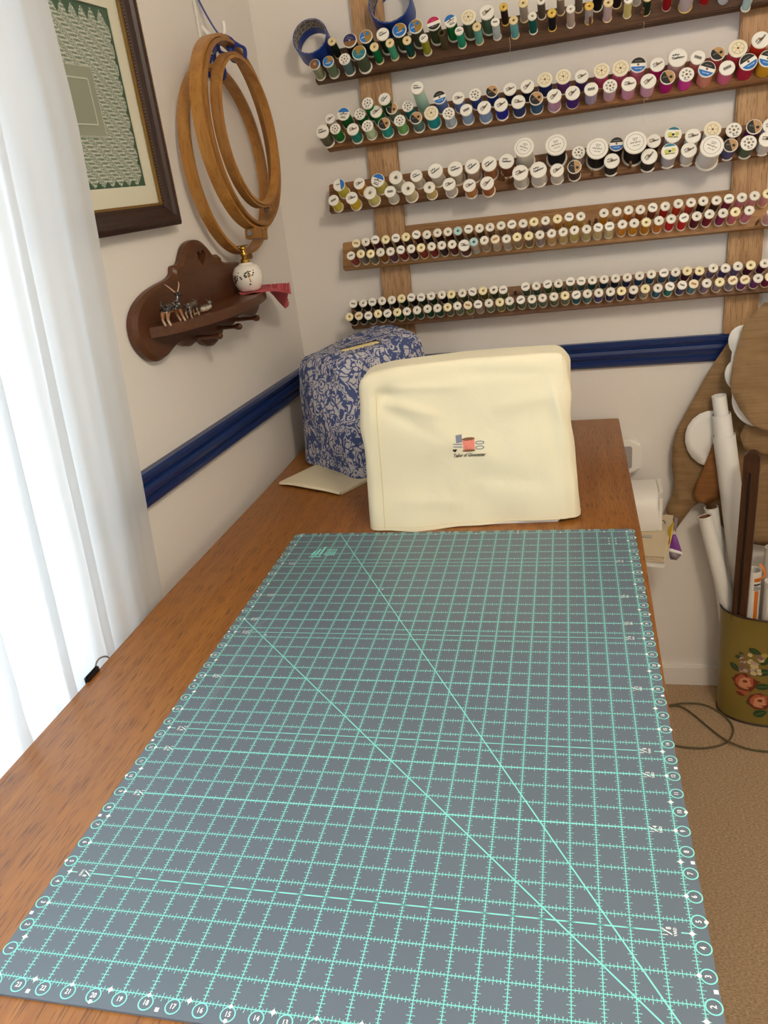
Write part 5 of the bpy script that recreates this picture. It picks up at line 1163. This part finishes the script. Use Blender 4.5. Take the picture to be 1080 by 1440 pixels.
band(azv+sg*.30, azv+sg*.85, .052, .40, m_or, 'orange_stripe'); band(azv+sg*.15, azv+sg*1.2, .016, .026, m_or, 'orange_tab')
bt2 = MB()
for k, wd in enumerate((.022, .010, .018, .02)):
    a0 = azv+sg*.15; s_ = .034 + .0045*k
    bt2.grid(lambda a, b: tA - ax*(s_+.0022*b) + e1*(.0190*math.cos(a0+sg*a*wd/.0188)) + e2*(.0190*math.sin(a0+sg*a*wd/.0188)), 6, 1)
    if k == 0: bt2.grid(lambda a, b: tA - ax*(s_-.0022+.0044*b) + e1*(.0191*math.cos(a0+sg*a*.016/.0188)) + e2*(.0191*math.sin(a0+sg*a*.016/.0188)), 6, 1)
obj('black_print', bt2, m_black, t_, fix=False)
for k in range(2): band(azv-sg*(.65+.0*k), azv-sg*(1.15+.0*k), .022+.016*k, .032+.016*k, m_black, 'black_mark')
tB = aty(1087, 817, 1.45); roll('paper_roll', 'plain white roll at the right edge of the bin', 'roll', tB, Vector((tB.x+.004, 1.455, FZ+.012)), .0185, .0150)
tC = aty(1088, 770, 1.51); roll('paper_roll', 'pale wrapped roll standing behind the orange striped roll', 'roll', tC, Vector((tC.x-.01, 1.515, FZ+.012)), .020, .016, m=mat('film_wrap', (206, 200, 190), .25))
ot = MB(); q0 = aty(1069, 795, 1.455)
ot.tube(bez([aty(1068, 793, 1.458), aty(1073, 799, 1.452), aty(1076, 806, 1.450), aty(1073, 812, 1.447), aty(1064, 815, 1.446)], 6), .0042, 8, flat=.4)
tag(obj('orange_tape', ot, m_or), 'orange wrapper strip curling over the white rolls in the bin', 'wrapper')

# ------------------------------------------------------------------ things stacked beside the table
cab = thing('drawer_cabinet', 'low white cabinet under the table edge carrying folders and paper', 'cabinet', (.57, 1.43, FZ))
obj('carcass', MB().box((.579, 1.415, (FZ-.3125)/2+.0003), (.152, .33, -.3125-FZ-.0006), bev=.003), m_white, cab)
for k in range(3):
    o_ = obj('drawer', MB().box((.657, 1.415, FZ+.09+.155*k), (.006, .31, .14), bev=.002), m_white, cab); obj('knob', MB().ball((.664, 1.415, FZ+.09+.155*k), .007), m_steel, o_)
m_bei = mat('beige_card', (222, 204, 172), .8, bump=(40, .2)); m_bei2 = mat('pale_card', (232, 220, 196), .8)
RF = Matrix.Rotation(math.radians(-11), 4, 'Z'); FX = RF.to_3x3() @ Vector((1, 0, 0)); FY = RF.to_3x3() @ Vector((0, 1, 0)); FR = Vector((.724, 1.303, 0))
def slab(x1, y0, wx, dy, z0, z1, rot=0, bev=.0015):
    R = RF @ Matrix.Rotation(math.radians(rot), 4, 'Z'); c = FR + FX*(x1-wx/2) + FY*(y0+dy/2)
    return MB().box((c.x, c.y, (z0+z1)/2), (wx, dy, z1-z0), R, bev)
tag(obj('folded_paper', slab(-.052, .012, .17, .22, -.3120, -.2850), m_bei2), 'cream folded papers at the bottom of the stack beside the table', 'paper')
tag(obj('folded_paper', slab(-.006, .004, .215, .225, -.2846, -.2665, 2), m_paper), 'white folded sheets under the beige folder beside the table', 'paper')
fd = thing('document_folder', 'beige card folder with metal ring and label slot, on the paper stack beside the table', 'folder', (.619, 1.44, -.266))
obj('folder_board', slab(0, 0, .225, .236, -.2660, -.2632), m_bei, fd); obj('folder_board', slab(0, 0, .225, .236, -.2528, -.2500), m_bei, fd)
obj('paper_block', slab(-.006, .006, .21, .225, -.2630, -.2530), m_bei2, fd)
mb = MB(); mb.tube([Vector((.735+.009*math.cos(2*PI*k/16), 1.488+.012*math.sin(2*PI*k/16), -.2486)) for k in range(16)], .0012, 6, closed=True); obj('finger_ring', mb, m_steel, fd)
obj('label_holder', MB().box((.688, 1.410, -.2488), (.034, .014, .002), RF, .0005), m_steel, fd)
PRF = [(1.438, -.2485), (1.435, -.226), (1.441, -.192), (1.457, -.166), (1.484, -.151), (1.527, -.1475)]
cv = bez([Vector((0, y, z)) for y, z in PRF], 6); inn_ = []
for i, p in enumerate(cv):
    t = (cv[min(i+1, len(cv)-1)]-cv[max(i-1, 0)]).normalized(); inn_.append(p + Vector((0, t.z, -t.y))*.003)
mb = MB(); x0_, x1_ = .56, .722
rows = [[mb.b.verts.new((x, p.y, p.z)) for p in pts_] for x, pts_ in ((x0_, cv), (x1_, cv), (x1_, inn_), (x0_, inn_))]
for A, B in zip(rows, rows[1:]+rows[:1]):
    for i in range(len(A)-1): mb._f((A[i], A[i+1], B[i+1], B[i]))
for i in (0, -1): mb._f([r_[i] for r_ in rows])
sd_ = thing('plastic_housing', 'white curved plastic housing with open end, on the beige folder beside the table', 'housing', (.64, 1.48, -.249))
obj('curved_shell', mb, m_white, sd_, smooth=40)
obj('back_panel', MB().box((.648, 1.5315, -.199), (.178, .004, .101), None, .001), m_white, sd_)
mb = MB(); mb.box((.726, 1.440, -.205), (.008, .005, .085), Matrix.Rotation(-.06, 4, 'X'), .001); mb.box((.728, 1.495, -.1515), (.008, .075, .005), Matrix.Rotation(.08, 4, 'X'), .001)
obj('edge_strip', mb, m_white, sd_)
pk_ = thing('sachet', 'purple and yellow foil packet hanging over the end of the beige folder', 'packet', (.755, 1.41, -.31))
def patch(c, y, dy, bul): 
    P = [aty(u, v, y+dy*k) for k, (u, v) in zip((0, 0, 1, 1), c)]
    return MB().grid(lambda s, t: P[0].lerp(P[1], s).lerp(P[3].lerp(P[2], s), t) + Vector((0, -bul*math.sin(PI*s)*math.sin(PI*min(1, t*1.0)), 0)), 10, 10)
for nm, c, y_, dy_, bul, mm in (('packet_front', ((946, 752), (950, 751), (959, 777), (941, 772)), 1.420, -.012, .004, mat('purple_foil', (118, 52, 140), .35)),
    ('yellow_edge', ((941, 742), (948, 735), (943, 762), (939, 775)), 1.430, -.04, .002, mat('yellow_card', (232, 196, 40), .5)), ('dark_edge', ((949, 727), (953, 729), (950, 748), (947, 742)), 1.445, -.015, .001, mat('grey_foil', (128, 112, 120), .35)),
    ('white_seam', ((941, 771), (959, 776.5), (959.5, 779.5), (941, 775)), 1.4075, -.001, .004, m_paper), ('packet_base', ((941, 775), (958.5, 779), (951, 787), (943, 786)), 1.4080, .004, .008, MATS.get('grey_foil') or mat('grey_foil', (128, 112, 120), .35))):
    o_ = obj(nm, patch(c, y_, dy_, bul), mm, pk_); s_ = o_.modifiers.new('thick', 'SOLIDIFY'); s_.thickness = .0016
# white D-shaped wall unit behind the table
du = thing('wall_holder', 'white rounded plastic wall holder with grey window, behind the table corner', 'holder', (.66, 1.6, -.06))
cD = aty(884, 642, 1.575); w_, h_ = .033, .046
oD = [(-.05, -h_), (0, -h_)] + [(w_*abs(math.cos(t))**.75, h_*math.copysign(abs(math.sin(t))**.75, math.sin(t))) for t in [-PI/2+PI*k/20 for k in range(1, 20)]] + [(0, h_), (-.05, h_)]
MD = Matrix(((1, 0, 0, cD.x), (0, 0, -1, 1.5985), (0, 1, 0, cD.z), (0, 0, 0, 1)))
mb = MB(); mb.prism(oD, 0, .030, MD); bmesh.ops.bevel(mb.b, geom=[e for e in mb.b.edges if all(abs((MD.inverted() @ v.co).z-.030) < 1e-5 for v in e.verts)], offset=.006, segments=3, affect='EDGES'); obj('shell', mb, m_white, du, smooth=50)
mb = MB(); mb.prism([(-.045, -.030), (.004, -.030), (.008, -.026), (.008, .026), (.004, .030), (-.045, .030)], .0302, .0312, MD); obj('window', mb, mat('grey_window', (158, 152, 150), .3), du, smooth=False)
mb = MB(); mb.cyl(MD @ Vector((-.012, -h_-.010, .012)), MD @ Vector((.006, -h_-.010, .012)), .006, n=12); mb.cyl(MD @ Vector((-.004, -h_-.008, .012)), MD @ Vector((-.004, -h_+.002, .012)), .004, n=10); obj('catch', mb, m_steel, du)
# cable on the carpet
cz = FZ+.0042
cb = bez([atz(900, 1000, cz), atz(925, 994, cz), atz(940, 992, cz), atz(962, 989, cz), atz(985, 990, cz), atz(1004, 997, cz), atz(1022, 1010, cz), atz(1031, 1025, cz), atz(1026, 1040, cz), atz(1012, 1048, cz), atz(990, 1052, cz), atz(965, 1051, cz), atz(945, 1048, cz), atz(900, 1040, cz)], 8)
mb = MB(); mb.tube(cb, .0028, 8)
cb2 = bez([atz(935, 993, cz+.004), atz(952, 992, cz+.002), atz(966, 998, cz), atz(985, 1013, cz), atz(1003, 1028, cz), atz(1018, 1039, cz+.005), atz(1030, 1045, cz+.005), atz(1045, 1051, cz), atz(1062, 1055, cz), atz(1085, 1057, cz), atz(1120, 1055, cz)], 8)
mb.tube(cb2, .0026, 8)
tag(obj('cable', mb, mat('olive_cable', (92, 80, 54), .5)), 'thin olive cable looped on the carpet beside the bin', 'cable')
# small black plug and white cable between curtain and table
pl_ = thing('plug_adapter', 'small black plug with cable by the curtain at the table edge', 'plug', (-.197, .43, -.03))
q = atz(124, 951, .004); 
mb = MB(); mb.box(Vector((-.1805, q.y+.006, -.006)), (.007, .036, .030), None, .003); obj('plug_body', mb, m_black, pl_)
q1 = atz(140, 938, .004)
mb = MB(); mb.tube(bez([Vector((-.1815, q.y+.014, -.004)), Vector((-.1815, q.y+.022, .010)), Vector((-.1815, q1.y+.012, .012)), Vector((-.1815, q1.y+.030, .0)), Vector((-.1815, q1.y+.036, -.03))], 8), .0014, 6); obj('cord', mb, mat('grey_cord', (120, 118, 116), .5), pl_)
